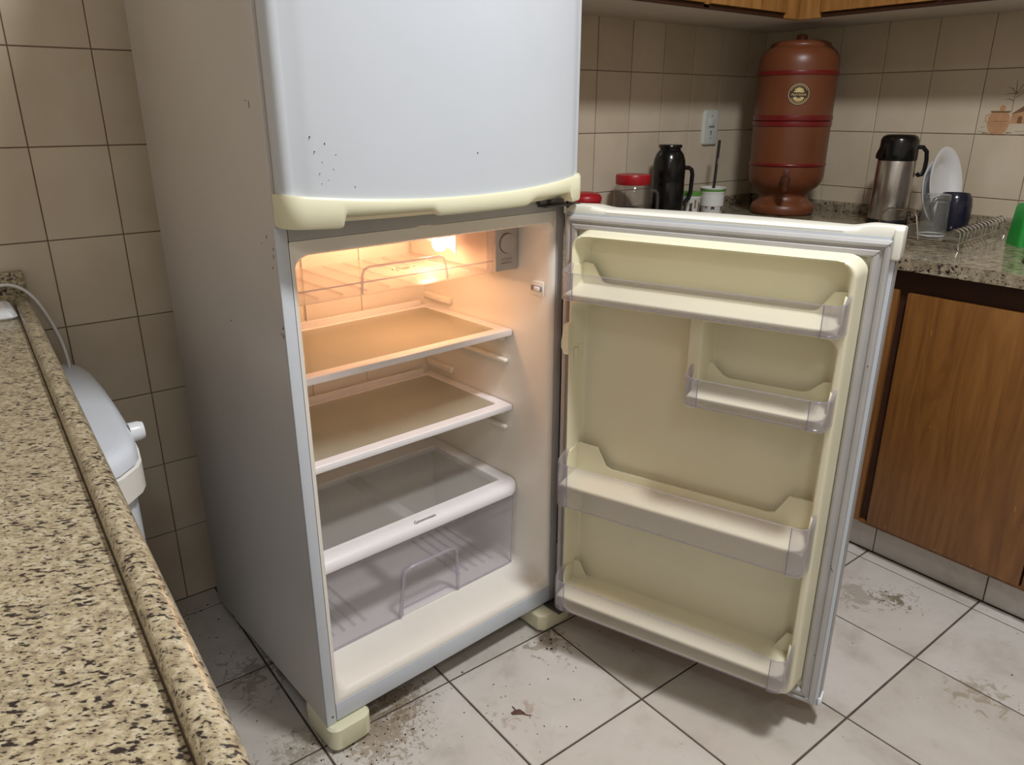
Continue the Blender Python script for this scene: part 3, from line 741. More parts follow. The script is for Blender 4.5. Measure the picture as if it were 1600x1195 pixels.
# base cabinet along the back wall, beside the fridge
bb = thing('base_cabinet', 'brown wooden base cabinet behind the open fridge door', 'cabinet', (1.1, 0.4, 0.0))
rel(MB().box(0.72, 1.485, 0.17, YW-.004, 0.105, 0.819), bb).build('body', 'wood_dark', bb)
for x0, x1 in ((0.735, 1.10), (1.105, 1.465)):
    rel(MB().box(x0, x1, 0.151, 0.169, 0.115, 0.762, 0.0015), bb).build('cabinet_door', 'wood_base', bb)
rel(MB().box(1.4655, 1.489, 0.0801, 0.169, 0.105, 0.819, 0.001), bb).build('corner_panel', 'wood_base', bb)
tb_ = struct('baseboard_back', MB().box(0.73, 1.536, 0.21, 0.28, -0.002, 0.104), 'floor_grout')
for cx, w in spans([0.73, 1.02, 1.31, 1.53], 0.003):
    tile(tile_mesh(w, 0.0995, 0.006, 'floor_tile'), tb_, (cx, 0.2105, 0.0515), (PI/2, 0, 0))
# worktops: L shape, with a rounded sink cut-out
SC, SRX, SRY, SN = (1.765, -0.735), 0.235, 0.285, 3.6
def superell(a, k=1.0):
    ca, sa = math.cos(a), math.sin(a)
    return (SC[0]+k*SRX*math.copysign(abs(ca)**(2/SN), ca), SC[1]+k*SRY*math.copysign(abs(sa)**(2/SN), sa))
ct = MB()
bx0, bx1, by0, by1 = 1.447, XR-.001, -1.15, -0.36
NA = 72; inner, outer = [], []
for i in range(NA):
    a = 2*PI*i/NA; p = superell(a); inner.append(p)
    dx, dy = p[0]-SC[0], p[1]-SC[1]; ks = []
    if dx > 1e-9: ks.append((bx1-SC[0])/dx)
    if dx < -1e-9: ks.append((bx0-SC[0])/dx)
    if dy > 1e-9: ks.append((by1-SC[1])/dy)
    if dy < -1e-9: ks.append((by0-SC[1])/dy)
    k = min(ks); outer.append((SC[0]+dx*k, SC[1]+dy*k))
# snap nearest samples to the rectangle's corners
for cx, cy in ((bx0, by0), (bx0, by1), (bx1, by0), (bx1, by1)):
    j = min(range(NA), key=lambda q: (outer[q][0]-cx)**2+(outer[q][1]-cy)**2); outer[j] = (cx, cy)
ct.rings([[(x, y, CZ-.03) for x, y in outer], [(x, y, CZ) for x, y in outer], [(x, y, CZ) for x, y in inner], [(x, y, CZ-.03) for x, y in inner]], True, loop=True)
ct.box(bx0, bx1, -2.4, by0, CZ-.03, CZ); ct.box(bx0, bx1, by1, 0.13, CZ-.03, CZ); ct.box(0.70, bx1, 0.13, YW-.001, CZ-.03, CZ)
bmesh.ops.remove_doubles(ct.bm, verts=ct.bm.verts, dist=1e-5)
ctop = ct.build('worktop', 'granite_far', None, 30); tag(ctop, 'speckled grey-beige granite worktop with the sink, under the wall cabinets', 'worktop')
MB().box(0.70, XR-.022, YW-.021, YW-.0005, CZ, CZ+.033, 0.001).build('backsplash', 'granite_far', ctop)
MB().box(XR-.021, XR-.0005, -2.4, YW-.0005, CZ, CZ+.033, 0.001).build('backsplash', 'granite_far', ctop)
sink = MB().rings([[(*superell(2*PI*i/NA, k), z) for i in range(NA)] for k, z in ((1.03, CZ-.031), (0.985, CZ-.031), (0.975, CZ-.04), (0.93, CZ-.15), (0.85, CZ-.165), (0.3, CZ-.17))], True, False, True).build('sink_basin', 'sink_steel', None, 50)
tag(sink, 'steel sink basin sunk into the granite worktop', 'sink')
# --- wall cabinets
ZU = 1.452
uc = thing('wall_cabinet', 'light wooden wall cabinet above the jar and black flask', 'cabinet', (1.3, 0.55, ZU))
rel(MB().box(0.66, 1.868, 0.378, YW-.002, ZU, 2.2, 0.001), uc).build('body', 'wall_paint', uc)
for x0, x1 in ((0.66, 1.02), (1.035, 1.405), (1.43, 1.785)):
    rel(MB().box(x0, x1, 0.356, 0.3775, ZU+.012, 2.19, 0.0015), uc).build('cabinet_door', 'wood_upper', uc)
for x0, x1 in ((1.02, 1.035), (1.405, 1.43)):
    rel(MB().box(x0, x1, 0.366, 0.3775, ZU+.001, 2.19, 0.001), uc).build('stile', 'wood_upper', uc)
rel(MB().box(1.785, 1.868, 0.360, 0.3775, ZU-.002, 2.19, 0.001), uc).build('corner_post', 'wood_upper', uc)
rel(MB().box(0.66, 1.80, 0.366, 0.378, ZU-.001, ZU+.011, 0.001), uc).build('bottom_rail', 'wood_dark', uc)
ur = thing('wall_cabinet', 'light wooden wall cabinet on the right wall above the dish rack', 'cabinet', (2.0, -0.6, ZU))
rel(MB().box(1.869, XR-.002, -1.9, YW-.01, ZU, 2.2, 0.001), ur).build('body', 'wall_paint', ur)
for y0, y1 in ((0.285, -0.056), (-0.066, -0.42), (-0.43, -0.78), (-.79, -1.14)):
    rel(MB().box(1.848, 1.8685, y1, y0, ZU+.012, 2.19, 0.0015), ur).build('cabinet_door', 'wood_upper', ur)
rel(MB().box(1.855, 1.8685, 0.287, 0.3595, ZU-.002, 2.19, 0.001), ur).build('corner_post', 'wood_upper', ur)
rel(MB().box(1.857, 1.8688, -1.9, 0.285, ZU-.001, ZU+.011, 0.001), ur).build('bottom_rail', 'wood_dark', ur)

# ================================================================== THINGS ON THE WORKTOP
# clay water filter
FX, FY = 1.962, 0.408
cf = thing('water_filter', 'tall red-brown clay water filter with painted red bands in the corner', 'water filter', (FX, FY, CZ))
MB().lathe([(0.0, 0.0), (0.098, 0.0), (0.104, 0.006), (0.105, 0.022), (0.100, 0.034), (0.086, 0.045), (0.078, 0.058), (0.077, 0.066), (0.086, 0.078), (0.106, 0.092), (0.118, 0.108), (0.1215, 0.13), (0.122, 0.17), (0.1235, 0.30)], n=64).build('lower_vessel', 'terracotta', cf, 50)
MB().lathe([(0.1235, 0.306), (0.124, 0.33), (0.125, 0.45), (0.1255, 0.475), (0.123, 0.495), (0.113, 0.515), (0.098, 0.528), (0.08, 0.533), (0.0, 0.534)], n=64).build('upper_vessel', 'terracotta', cf, 50)
MB().lathe([(0.093, 0.527), (0.095, 0.532), (0.091, 0.540), (0.07, 0.547), (0.03, 0.550), (0.018, 0.551), (0.017, 0.563), (0.0145, 0.567), (0, 0.5675)], n=48).build('lid', 'terracotta', cf, 50)
def band(z, h, r, mat='band_red'):
    MB().lathe([(r-.001, z-h/2), (r+.002, z-h/2+.001), (r+.0032, z), (r+.002, z+h/2-.001), (r-.001, z+h/2)], n=64).build('band', mat, cf, 60)
band(0.449, 0.014, 0.1252); band(0.313, 0.017, 0.1238); band(0.2950, 0.017, 0.1235); band(0.166, 0.011, 0.1222)
ang = math.atan2(-1.1205-FY, -0.4162-FX)+0.03
def on_filter(a, z, r): return Vector((r*math.cos(a), r*math.sin(a), z))
# tap
tp = MB(); n_ = Vector((math.cos(ang-.02), math.sin(ang-.02), 0)); P0 = on_filter(ang-.02, 0.118, 0.118)
tp.tube([P0, P0+n_*0.012], 0.017, 16); tp.tube([P0+n_*.01, P0+n_*0.038], 0.009, 12)
q = P0+n_*0.036
tp.lathe([(0.0, 0.014), (0.0145, 0.014), (0.0145, -0.004), (0.011, -0.010), (0.009, -0.030), (0, -0.030)], tuple(q), 16)
tp.build('tap', 'terracotta_dark', cf, 40)
sd_ = Vector((-n_.y, n_.x, 0))
MB().obox(q+Vector((0, 0, 0.026)), basis(sd_, n_, (0, 0, 0)).to_3x3(), (0.017, 0.007, 0.026), 0.002).build('tap_lever', 'terracotta_dark', cf)
# round emblem wrapped on the vessel
EZ, ER, EA = 0.385, 0.0335, ang+0.055
def epatch(outline, h, name, mat, parent):
    """outline in the emblem's own plane -> thin patch on the clay surface"""
    R0 = 0.1246
    pts = [on_filter(EA+x/R0, EZ+y, R0+h) for x, y in outline]
    c0 = on_filter(EA+sum(p[0] for p in outline)/len(outline)/R0, EZ+sum(p[1] for p in outline)/len(outline), R0+h+.0002)
    n = len(pts); return MB().raw([*pts, c0], [(i, (i+1) % n, n) for i in range(n)]).build(name, mat, parent, 60)
circ = lambda r, n=40, cx=0, cy=0, sy=1: [(cx+r*math.cos(2*PI*i/n), cy+sy*r*math.sin(2*PI*i/n)) for i in range(n)]
em = epatch(circ(ER), 0.0008, 'emblem', 'emblem_brown', cf); em['label'] = 'round cream and brown emblem'
def estrip(pts, w, name, h=0.0014):
    R0 = 0.1246; rg = []
    for i, (x, y) in enumerate(pts):
        a = pts[max(i-1, 0)]; b_ = pts[min(i+1, len(pts)-1)]; d = Vector((b_[0]-a[0], b_[1]-a[1])).normalized(); nx, ny = -d.y*w/2, d.x*w/2
        rg.append([on_filter(EA+(x+nx)/R0, EZ+y+ny, R0+h), on_filter(EA+(x-nx)/R0, EZ+y-ny, R0+h)])
    return MB().rings(rg, closed=False).build(name, 'emblem_cream', em, None)
estrip([(0.0305*math.cos(2*PI*i/48), 0.0305*math.sin(2*PI*i/48)) for i in range(49)], 0.0016, 'emblem_rim')
for a0, a1 in ((0.16, 0.84), (1.18, 1.82)):
    for k in range(11):
        a = PI*(a0+(a1-a0)*k/10); estrip([(0.0245*math.cos(a), 0.0245*math.sin(a)), (0.0275*math.cos(a), 0.0275*math.sin(a))], 0.0024, 'emblem_letter_mark')
def petal(cx, cy, ang_, ln, wd):
    o_ = []
    for i in range(12):
        t_ = 2*PI*i/12; x, y = ln*(0.5+0.5*math.cos(t_)), wd*math.sin(t_)*(0.6+0.4*math.cos(t_))
        o_.append((cx+x*math.cos(ang_)-y*math.sin(ang_), cy+x*math.sin(ang_)+y*math.cos(ang_)))
    epatch(o_, 0.0014, 'emblem_leaf', 'emblem_cream', em)
for dg in (10, 38, 64, 90, 116, 142, 170): petal(0, 0.0055, math.radians(dg), 0.0155 if dg in (64, 90, 116) else 0.0165, 0.0034)
for k in range(7):
    a_ = math.radians(205+k*130/6*1.0); petal(0.006*math.cos(a_), -0.0065+0.004*math.sin(a_), a_, 0.0125, 0.0034)
tm = text_mesh('Aprratico', 0.0115, 'emblem_cream', 'emblem_name')
for v in tm.vertices:
    x, y = v.co.x, v.co.y; v.co = on_filter(EA+x/0.1246, EZ+y-0.001, 0.1263)
ob = bpy.data.objects.new('emblem_name', tm); COL.objects.link(ob); ob.parent = em

# pump flask
pf = thing('pump_flask', 'brushed steel pump flask with black top beside the clay filter', 'flask', (1.985, 0.046, CZ), -0.9)
MB().lathe([(0, 0), (0.0575, 0), (0.0585, 0.003), (0.0585, 0.016), (0.057, 0.019)], n=48).build('base', 'black_matte', pf)
MB().lathe([(0.057, 0.017), (0.0575, 0.02), (0.0545, 0.19), (0.053, 0.195)], n=48).build('steel_body', 'brushed_steel', pf, 40)
MB().lathe([(0.0545, 0.193), (0.056, 0.197), (0.0555, 0.215), (0.054, 0.235), (0.0535, 0.252), (0.049, 0.262), (0.038, 0.268), (0, 0.269)], n=48).build('pump_head', 'black_gloss', pf, 50)
MB().rings([[(0.030+t_*0.032, s*0.016, 0.252-0.042*t_*t_-zz) for s, zz in ((-1, 0), (1, 0), (1, .012), (-1, .012))] for t_ in [i/8 for i in range(9)]], True, True, True).xf(Matrix.Rotation(PI*1.12, 4, 'Z')).build('spout', 'black_gloss', pf, 40)
hb = [(0.050, 0.0, 0.232), (0.066, 0, 0.232), (0.078, 0, 0.219), (0.081, 0, 0.195), (0.080, 0, 0.168), (0.075, 0, 0.152), (0.066, 0, 0.150), (0.060, 0, 0.156)]
MB().tube(hb, 0.0065, 8).xf(Matrix.Rotation(-0.1, 4, 'Z')).build('carry_handle', 'black_gloss', pf, 60)

# glass jar with red lid
jr = thing('glass_jar', 'glass mug jar with a red lid beside the black flask', 'jar', (1.385, 0.575, CZ), -0.55)
MB().lathe([(0, 0.002), (0.052, 0.002), (0.058, 0.008), (0.060, 0.02), (0.060, 0.095), (0.056, 0.110), (0.051, 0.117), (0.051, 0.130)], n=40).build('glass_body', 'jar_glass', jr, 40)
MB().lathe([(0, 0.005), (0.054, 0.006), (0.0565, 0.02), (0.0565, 0.028), (0, 0.030)], n=32).build('ground_coffee', 'coffee', jr, 40)
MB().lathe([(0.0535, 0.117), (0.055, 0.119), (0.055, 0.143), (0.053, 0.147), (0.0, 0.148)], n=48).build('red_lid', 'lid_red', jr, 40)
MB().tube([(0.057, 0, 0.098), (0.072, 0, 0.097), (0.080, 0, 0.088), (0.082, 0, 0.06), (0.081, 0, 0.035), (0.074, 0, 0.022), (0.058, 0, 0.02)], 0.0055, 8).xf(Matrix.Rotation(-0.1, 4, 'Z')).build('jar_handle', 'jar_glass', jr, 60)
# black flask
bf = thing('thermos_flask', 'black plastic thermos flask with side handle between jar and pots', 'flask', (1.548, 0.572, CZ), -0.6)
MB().lathe([(0, 0), (0.051, 0), (0.0525, 0.004), (0.0525, 0.115), (0.0515, 0.118), (0.0525, 0.121), (0.0525, 0.165), (0.050, 0.185), (0.044, 0.203), (0.037, 0.213), (0.034, 0.216)], n=48).build('flask_body', 'black_gloss', bf, 50)
MB().lathe([(0.0335, 0.214), (0.0335, 0.221), (0.0375, 0.224), (0.0375, 0.230), (0.035, 0.233), (0, 0.2335)], n=40).build('stopper', 'black_gloss', bf, 40)
MB().tube([(0.048, 0, 0.160), (0.066, 0, 0.160), (0.0755, 0, 0.154), (0.079, 0, 0.138), (0.077, 0, 0.08), (0.072, 0, 0.062), (0.050, 0, 0.040)], [0.007]*6+[0.006], 8).build('flask_handle', 'black_gloss', bf, 60)
# two printed pots, a black stick, red dome lid
def pot(label, x, y, r, h, rim):
    t = thing('plastic_pot', label, 'pot', (x, y, CZ), -0.75, 'printed plastic pots')
    MB().lathe([(0, 0.0), (r*.80, 0.0), (r*.83, 0.003), (r*.94, h*.74), (r*.97, h*.76), (r*.97, h*.86)], n=36).build('pot_body', 'pot_white', t, 40)
    if rim == 'green':
        MB().lathe([(r*.95, h*.85), (r*1.02, h*.86), (r*1.02, h*.99), (r*.98, h), (0, h)], n=36).build('green_lid', 'pot_green', t, 40)
    else:
        MB().lathe([(r*.96, h*.85), (r*.99, h*.86), (r*1.0, h*.93), (r*.98, h*.935)], n=36).build('green_band', 'pot_green', t, 40)
        MB().lathe([(r*.97, h*.92), (r*1.06, h*.96), (r*1.07, h*.99), (r*1.03, h), (r*.98, h*.985), (r*.92, h*.3), (0, h*.3)], n=36).build('white_rim', 'pot_white', t, 40)
    for a0, z0, ww, hh, mt in ((-.25, .16, .35, .42, 'pot_print'), (.25, .30, .22, .42, 'pot_print_brown'), (.75, .1, .2, .5, 'pot_print'), (-.8, .2, .25, .3, 'pot_print_brown')):
        a0 -= 1.55
        pts = []
        for (du, dv) in ((0, 0), (.6, .1), (1, 0), (.9, .5), (1, 1), (.4, .85), (.1, 1), (.2, .5)):
            zz = h*(z0+hh*dv); rr_ = r*(.83+.11*(zz/(h*.74)))+.0007; aa = a0+ww*du
            pts.append((rr_*math.cos(aa), rr_*math.sin(aa), zz))
        MB().raw([*pts, tuple(sum(p[i] for p in pts)/len(pts)*1.004 if i < 2 else sum(p[2] for p in pts)/len(pts) for i in range(3))], [(i, (i+1) % 8, 8) for i in range(8)]).build('print_patch', mt, t, None)
    return t
pot('small white printed pot with a green lid behind the flask handle', 1.668, 0.572, 0.037, 0.077, 'green')
pot('white-rimmed printed pot holding the black stick', 1.765, 0.556, 0.043, 0.088, 'white')
st = thing('black_stick', 'thin black stick standing in the white-rimmed pot', 'stick', (1.786, 0.572, CZ+.03))
d_ = Vector((0.028, 0.012, 0.210))
MB().tube([(0, 0, 0), d_*.5, d_], 0.0048, 8).build('stick_rod', 'black_matte', st, 60)
MB().box(-0.002, 0.0015, -0.0050, -0.0038, 0.0, 0.02).move(d_*.62).build('silver_mark', 'mark_faint', st)
rl = MB().lathe([(0.046, 0.0), (0.0485, 0.002), (0.048, 0.078), (0.047, 0.080), (0.05, 0.083), (0.05, 0.094), (0.044, 0.102), (0.025, 0.107), (0, 0.108)], (1.165, 0.56, CZ), 40, True).build('red_canister', 'lid_red', None, 40)
tag(rl, 'red round lid of a canister peeking out beside the freezer handle', 'canister')

# wall outlet
ol = thing('wall_outlet', 'white switch and socket plate on the tiled back wall', 'socket', (1.884, YW-.0025, 1.128))
MB().rings([[(a, y, b_) for a, b_ in rr(-.0405+o, .0405-o, -.0595+o, .0595-o, 0.012-o)] for o, y in ((0, .003), (0, -.004), (.0025, -.0075), (.006, -.0085))], True, False, True).build('plate', 'outlet_plastic', ol, 50)
MB().box(-.0145, .0145, -.0115, -.008, 0.006, 0.033, .0012).build('rocker', 'outlet_plastic', ol)
MB().box(-.0145, .0145, -.0120, -.0075, 0.0035, 0.0052).build('rocker_shadow_gap', 'mark_faint', ol)
for z, r_ in ((0.040, .0022), (-0.014, .0035), (-0.0215, .0026), (-0.036, .0022)):
    MB().lathe([(0, 0), (r_, 0), (r_, -.0008)], n=12).xf(Matrix.Translation((0, -.0090, z)) @ RX).build('socket_hole', 'mark_dark', ol)
# dark plug hole in the tile beside it
MB().lathe([(0, 0), (.003, 0)], n=10).xf(Matrix.Translation((1.948, YW-.0025, 1.064)) @ RX).build('tile_chip', 'mark_faint', wall_back)

# painted motif on one tile of the right wall: jug, hut and palm
mo = thing('tile_motif', 'brown jug and palm picture printed on a right-wall tile', 'tile picture', (XR-.0023, -0.1450, 1.122))
def mp(pts, name, mat, k=0.0):   # (to the right in view, up)
    n = len(pts); c0 = (sum(p[0] for p in pts)/n, sum(p[1] for p in pts)/n)
    P = [(-k, -a, b_) for a, b_ in pts]+[(-k, -c0[0], c0[1])]
    MB().raw(P, [(i, (i+1) % n, n) for i in range(n)]).build(name, mat, mo, None)
def ms(pts, w, name, mat, k=0.0003):
    rg = []
    for i, (x, y) in enumerate(pts):
        a = pts[max(i-1, 0)]; b_ = pts[min(i+1, len(pts)-1)]; d = Vector((b_[0]-a[0], b_[1]-a[1])).normalized(); wv = w*(1 if i < len(pts)-1 else .4)
        rg.append([(-k, -(x-d.y*wv/2), y+d.x*wv/2), (-k, -(x+d.y*wv/2), y-d.x*wv/2)])
    MB().rings(rg, closed=False).build(name, mat, mo, None)
mp([(-.022, .004), (-.012, -.002), (.014, -.002), (.024, .006), (.030, .024), (.029, .046), (.023, .058), (-.021, .058), (-.029, .044), (-.029, .022)], 'jug', 'motif_clay')
mp([(-.024, .058), (.026, .058), (.028, .063), (-.026, .063)], 'jug_rim', 'motif_dark', .0002)
mp([(.008*math.cos(2*PI*i/16)+.005, .070+.009*math.sin(2*PI*i/16)) for i in range(16)], 'jug_lid', 'motif_clay', .0001)
ms([(-.024, .055), (-.036, .050), (-.036, .036), (-.027, .026)], .003, 'jug_handle', 'motif_clay')
ms([(-.014, .034), (.026, .034)], .0012, 'jug_line', 'motif_dark')
for a, b_ in ((-.03, 0), (-.016, -.003), (.0, -.004), (.016, -.003), (.034, .002)): ms([(a-.008, b_), (a+.008, b_+.001)], .003, 'ground_stroke', 'motif_dark')
for a, b_, l_ in ((-.05, .004, .02), (-.046, .016, .012), (.05, .006, .03), (.062, -.002, .03)): ms([(a, b_), (a+l_, b_+.001)], .0015, 'ground_stroke', 'motif_grey')
ms([(.030, .058), (.030, .10), (.034, .12)], .002, 'palm_trunk', 'motif_grey')
for pts in ([(.032, .11), (.02, .125), (.008, .128)], [(.032, .11), (.018, .112), (.004, .106)], [(.032, .112), (.030, .13), (.028, .15)], [(.034, .112), (.044, .13), (.054, .148)], [(.034, .108), (.05, .12), (.072, .122)], [(.034, .10), (.05, .112), (.07, .112)], [(.03, .09), (.018, .096), (.006, .094)]):
    ms(pts, .0022, 'palm_leaf', 'motif_grey')
mp([(.030, .028), (.072, .028), (.072, .062), (.034, .055)], 'hut_wall', 'motif_clay', .0001)
mp([(.030, .054), (.075, .088), (.076, .064)], 'hut_roof', 'motif_dark', .0002)
mp([(.050, .029), (.062, .029), (.062, .046), (.056, .05), (.050, .046)], 'hut_door', 'motif_dark', .0002)

# dish rack: chrome wire
DK = thing('dish_rack', 'chrome wire dish rack on the granite worktop', 'dish rack', (1.655, -0.305, CZ), 0.098)
LX, LY, wr = 0.40, 0.215, 0.0021
def wire(pts, name='wire', r=wr): return MB().tube(pts, r, 6).build(name, 'chrome', DK, 60)
zb = 0.016
wire([(0, 0, zb), (LX, 0, zb)], 'rail', .0022); wire([(0, LY, zb), (LX, LY, zb)], 'rail', .0022)
wire([(0, 0, zb), (0, LY, zb)], 'rail', .0022); wire([(LX, 0, zb), (LX, LY, zb)], 'rail', .0022)
for x, y in ((0, 0), (LX, 0), (0, LY), (LX, LY)): wire([(x, y, zb), (x-.004, y-.004 if y == 0 else y+.004, 0.0018)], 'leg', .0026)
def archpts(x, z1=0.05, reach=0.03):
    p = [(x, 0, zb), (x, 0, z1-.012)]
    for i in range(1, 7):
        a = i/6*PI/2; p.append((x, 0.016-0.016*math.cos(a), z1-.012+0.012*math.sin(a)))
    p += [(x, 0.016+reach*.5, z1-.012), (x, 0.02+reach, zb), (x, LY, zb)]
    return p
for i in range(14): wire(archpts(0.006+i*(LX-.012)/13), 'arch_wire')
wire([(0, LY*.45, zb), (-.006, LY*.5, .075), (0, LY*.55, .09), (0.004, LY*.85, .09), (-.004, LY*.92, .075), (0, LY*.95, zb)], 'side_loop', .0022)
# plates standing in it
def plate(label, c, n, r):
    t = thing('dinner_plate', label, 'plate', c, 0, 'white plates in the dish rack')
    n = Vector(n).normalized(); M = n.to_track_quat('Z', 'Y').to_matrix().to_4x4()
    MB().lathe([(0.0, 0.0), (r*.52, 0.0), (r*.60, 0.003), (r*.72, 0.010), (r*.98, 0.019), (r, 0.0185), (r*.985, 0.016), (r*.73, 0.0065), (r*.60, -0.001), (r*.5, -.004), (0, -.004)], n=64).xf(M).build('plate_body', 'porcelain', t, 50)
    return t
plate('large white plate leaning upright in the dish rack, behind the glass tumbler', (1.980, -0.096, CZ+.126), (0.02, -0.98, 0.17), 0.110)
plate('white plate mostly hidden behind the large upright plate', (1.968, -0.076, CZ+.108), (0.02, -0.98, 0.17), 0.092)
# inverted tumbler and mug
tb = thing('glass_tumbler', 'clear glass tumbler upside down in the dish rack', 'glass', (1.748, -0.195, CZ+.0185))
MB().lathe([(0.0365, 0.0), (0.0350, 0.03), (0.0325, 0.075), (0.0318, 0.092), (0.0318, 0.105), (0.030, 0.107), (0.0, 0.107)], n=40).build('glass_wall', 'tumbler_glass', tb, 40)
MB().lathe([(0.0342, 0.001), (0.0328, 0.03), (0.0302, 0.075), (0.028, 0.088), (0.0, 0.090)], n=40).build('glass_inside', 'tumbler_glass', tb, 40)
MB().lathe([(0.0325, 0.093), (0.0335, 0.096), (0.0335, 0.104), (0.0318, 0.107)], n=40).build('glass_foot', 'tumbler_glass', tb, 40)
MB().tube([(0.0358*math.cos(2*PI*i/32), 0.0358*math.sin(2*PI*i/32), 0.001) for i in range(32)], 0.0012, 6, closed=True).build('glass_lip', 'porcelain', tb, 60)
for zz, rr_ in ((0.0925, 0.0318), (0.1055, 0.0312)): MB().tube([(rr_*math.cos(2*PI*i/32), rr_*math.sin(2*PI*i/32), zz) for i in range(32)], 0.0011, 6, closed=True).build('foot_ring', 'jar_glass', tb, 60)
mg = thing('coffee_mug', 'dark blue mug upside down in the dish rack beside the tumbler', 'mug', (1.893, -0.182, CZ+.0185), 2.52)
MB().lathe([(0.038, 0.0), (0.041, 0.003), (0.0445, 0.03), (0.0445, 0.065), (0.041, 0.088), (0.036, 0.097), (0.034, 0.100), (0.032, 0.097), (0, 0.096)], n=48).build('mug_body', 'mug_blue', mg, 50)
MB().tube([(0.041, 0, 0.088), (0.058, 0, 0.082), (0.066, 0, 0.062), (0.062, 0, 0.038), (0.044, 0, 0.022)], 0.0065, 10).build('mug_handle', 'mug_blue', mg, 60)
# green holder with a clear film tray
gn = thing('sponge_holder', 'green plastic holder with a clear tray by the sink', 'holder', (1.90, -0.395, CZ), -0.75)
def tap_box(w0, w1, d0, d1, h, y0=0.0, r=.010):
    return [[(a, b_+y0, z) for a, b_ in rr(-(w0+(w1-w0)*z/h)/2, (w0+(w1-w0)*z/h)/2, -(d0+(d1-d0)*z/h)/2, (d0+(d1-d0)*z/h)/2, r)] for z in (0.0, h*.1, h*.5, h*.92)]+[[(a, b_+y0, h) for a, b_ in rr(-w1/2+.006, w1/2-.006, -d1/2+.006, d1/2-.006, r-.004)]]
MB().rings(tap_box(.115, .105, .072, .060, .108), True, True, True).build('holder_body', 'green_plastic', gn, 50)
MB().box(-.042, -.034, -.052, -.034, .004, .095, .002).build('holder_rib', 'green_plastic', gn); MB().box(.034, .042, -.052, -.034, .004, .095, .002).build('holder_rib', 'green_plastic', gn)
MB().rings([[(a, -.062+.18*b_, b_) for a, b_ in rr(-.034+o, .05-o, .004+o, .085-o, .008)] for o in (0, .003)], True, False, True).build('clear_tray', 'sponge_film', gn, 50)

# ================================================================== LEFT: GRANITE COUNTER, WASHER, ADAPTER
LZc = 0.815
lc = thing('granite_counter', 'speckled beige granite counter with raised edge in the left foreground', 'counter', (-0.275, 0.688, LZc), 0)
# edge runs slightly askew to the wall
ey = Vector((-0.0365, -1, 0)).normalized(); exx = Vector((-1, 0.0365, 0)).normalized()
def lcp(a, b_, z): v = exx*a+ey*b_; return (v.x, v.y, z)      # a = inwards from the edge, b = towards the camera
wall_y = lambda a: 0.0
def slab(a0, a1, b0, b1, z0, z1, bev=0.0):
    m = MB().box(a0, a1, b0, b1, z0, z1, bev); M = Matrix(((exx.x, ey.x, 0, 0), (exx.y, ey.y, 0, 0), (0, 0, 1, 0), (0, 0, 0, 1))); m.xf(M); return m
p_a, p_b, p_c = lcp(0.022, 0.004, 0), lcp(0.022, 1.95, 0), lcp(0.70, 1.95, 0)
MB().prism([(p_a[0], -0.003), (p_b[0], p_b[1]), (p_c[0], p_c[1]), (-0.70, -0.003)], -0.035, 0.0).build('slab', 'granite_near', lc, None)
# bullnose rim, proud of the slab
rp = [(0.0275, -0.002), (0.0272, 0.010), (0.0235, 0.0165), (0.016, 0.0185), (0.008, 0.0165), (0.003, 0.011), (0.0, 0.002), (0.0, -0.030), (0.004, -0.035), (0.0275, -0.035)]
MB().rings([[lcp(a, b_, z) for a, z in rp] for b_ in [0.004+1.946*i/30 for i in range(31)]], True, True, True).build('raised_rim', 'granite_near', lc, 50)
slab(0.0270, 0.0290, 0.03, 1.94, 0.0, 0.0005).build('grime_line', 'grime', lc)
MB().box(-0.70, -0.003, -0.023, -0.003, 0.0, 0.067, 0.002).build('backsplash', 'granite_near', lc)
MB().box(-.70, -.10, -1.9, -1.86, -LZc, -0.036).build('support_panel', 'wall_paint', lc)
# washing machine tucked under it, front bulging into the aisle
wm = thing('washing_machine', 'white washing machine tucked under the granite counter', 'washing machine', (-0.5, 0.34, 0.0))
W_OUT = [(-.90, .030), (-.292, .030), (-.276, .032), (-.262, .040), (-.234, .070), (-.224, .092), (-.217, .14), (-.212, .22), (-.209, .32), (-.2075, .42), (-.2085, .50), (-.213, .555), (-.220, .585), (-.231, .601), (-.246, .606), (-.90, .606)]
def wout(d):
    """plan outline, shrunk inwards by d on the aisle side"""
    return [(x if x < -.5 else x-d, y+(d*.6 if y < .1 else 0)-(d*.6 if y > .55 else 0)) for x, y in W_OUT]
o = wm.location
MB().prism(wout(0.012), 0.03, 0.612).move(-o).build('body', 'washer_white', wm, 40)
MB().rings([[(a, b_, z) for a, b_ in wout(d)] for z, d in ((0.6125, .006), (0.620, -0.003), (0.664, -0.003), (0.6665, .004))], True, True, True).move(-o).build('front_band', 'washer_cream', wm, 40)
MB().rings([[(a, b_, z) for a, b_ in wout(d)] for z, d in ((0.6675, .006), (0.669, 0.0), (0.684, 0.001), (0.694, 0.006), (0.6985, 0.014), (0.700, 0.026))], True, True, True).move(-o).build('top_cover', 'washer_white', wm, 50)
kn = MB().lathe([(0.0, 0.0), (0.0165, 0.0), (0.0165, 0.014), (0.014, 0.022), (0.0, 0.0225)], n=24).xf(Matrix.Translation((-0.216, 0.185, 0.678)) @ Matrix.Rotation(PI/2, 4, 'Y')).move(-o).build('knob', 'white_plastic', wm, 40)
for x_, y_ in ((-.85, .1), (-.85, .58), (-.32, .1), (-.32, .58)):
    MB().lathe([(0.02, 0), (0.022, 0.03)], (x_, y_, 0), 12, True, True).move(-o).build('foot', 'rubber', wm)
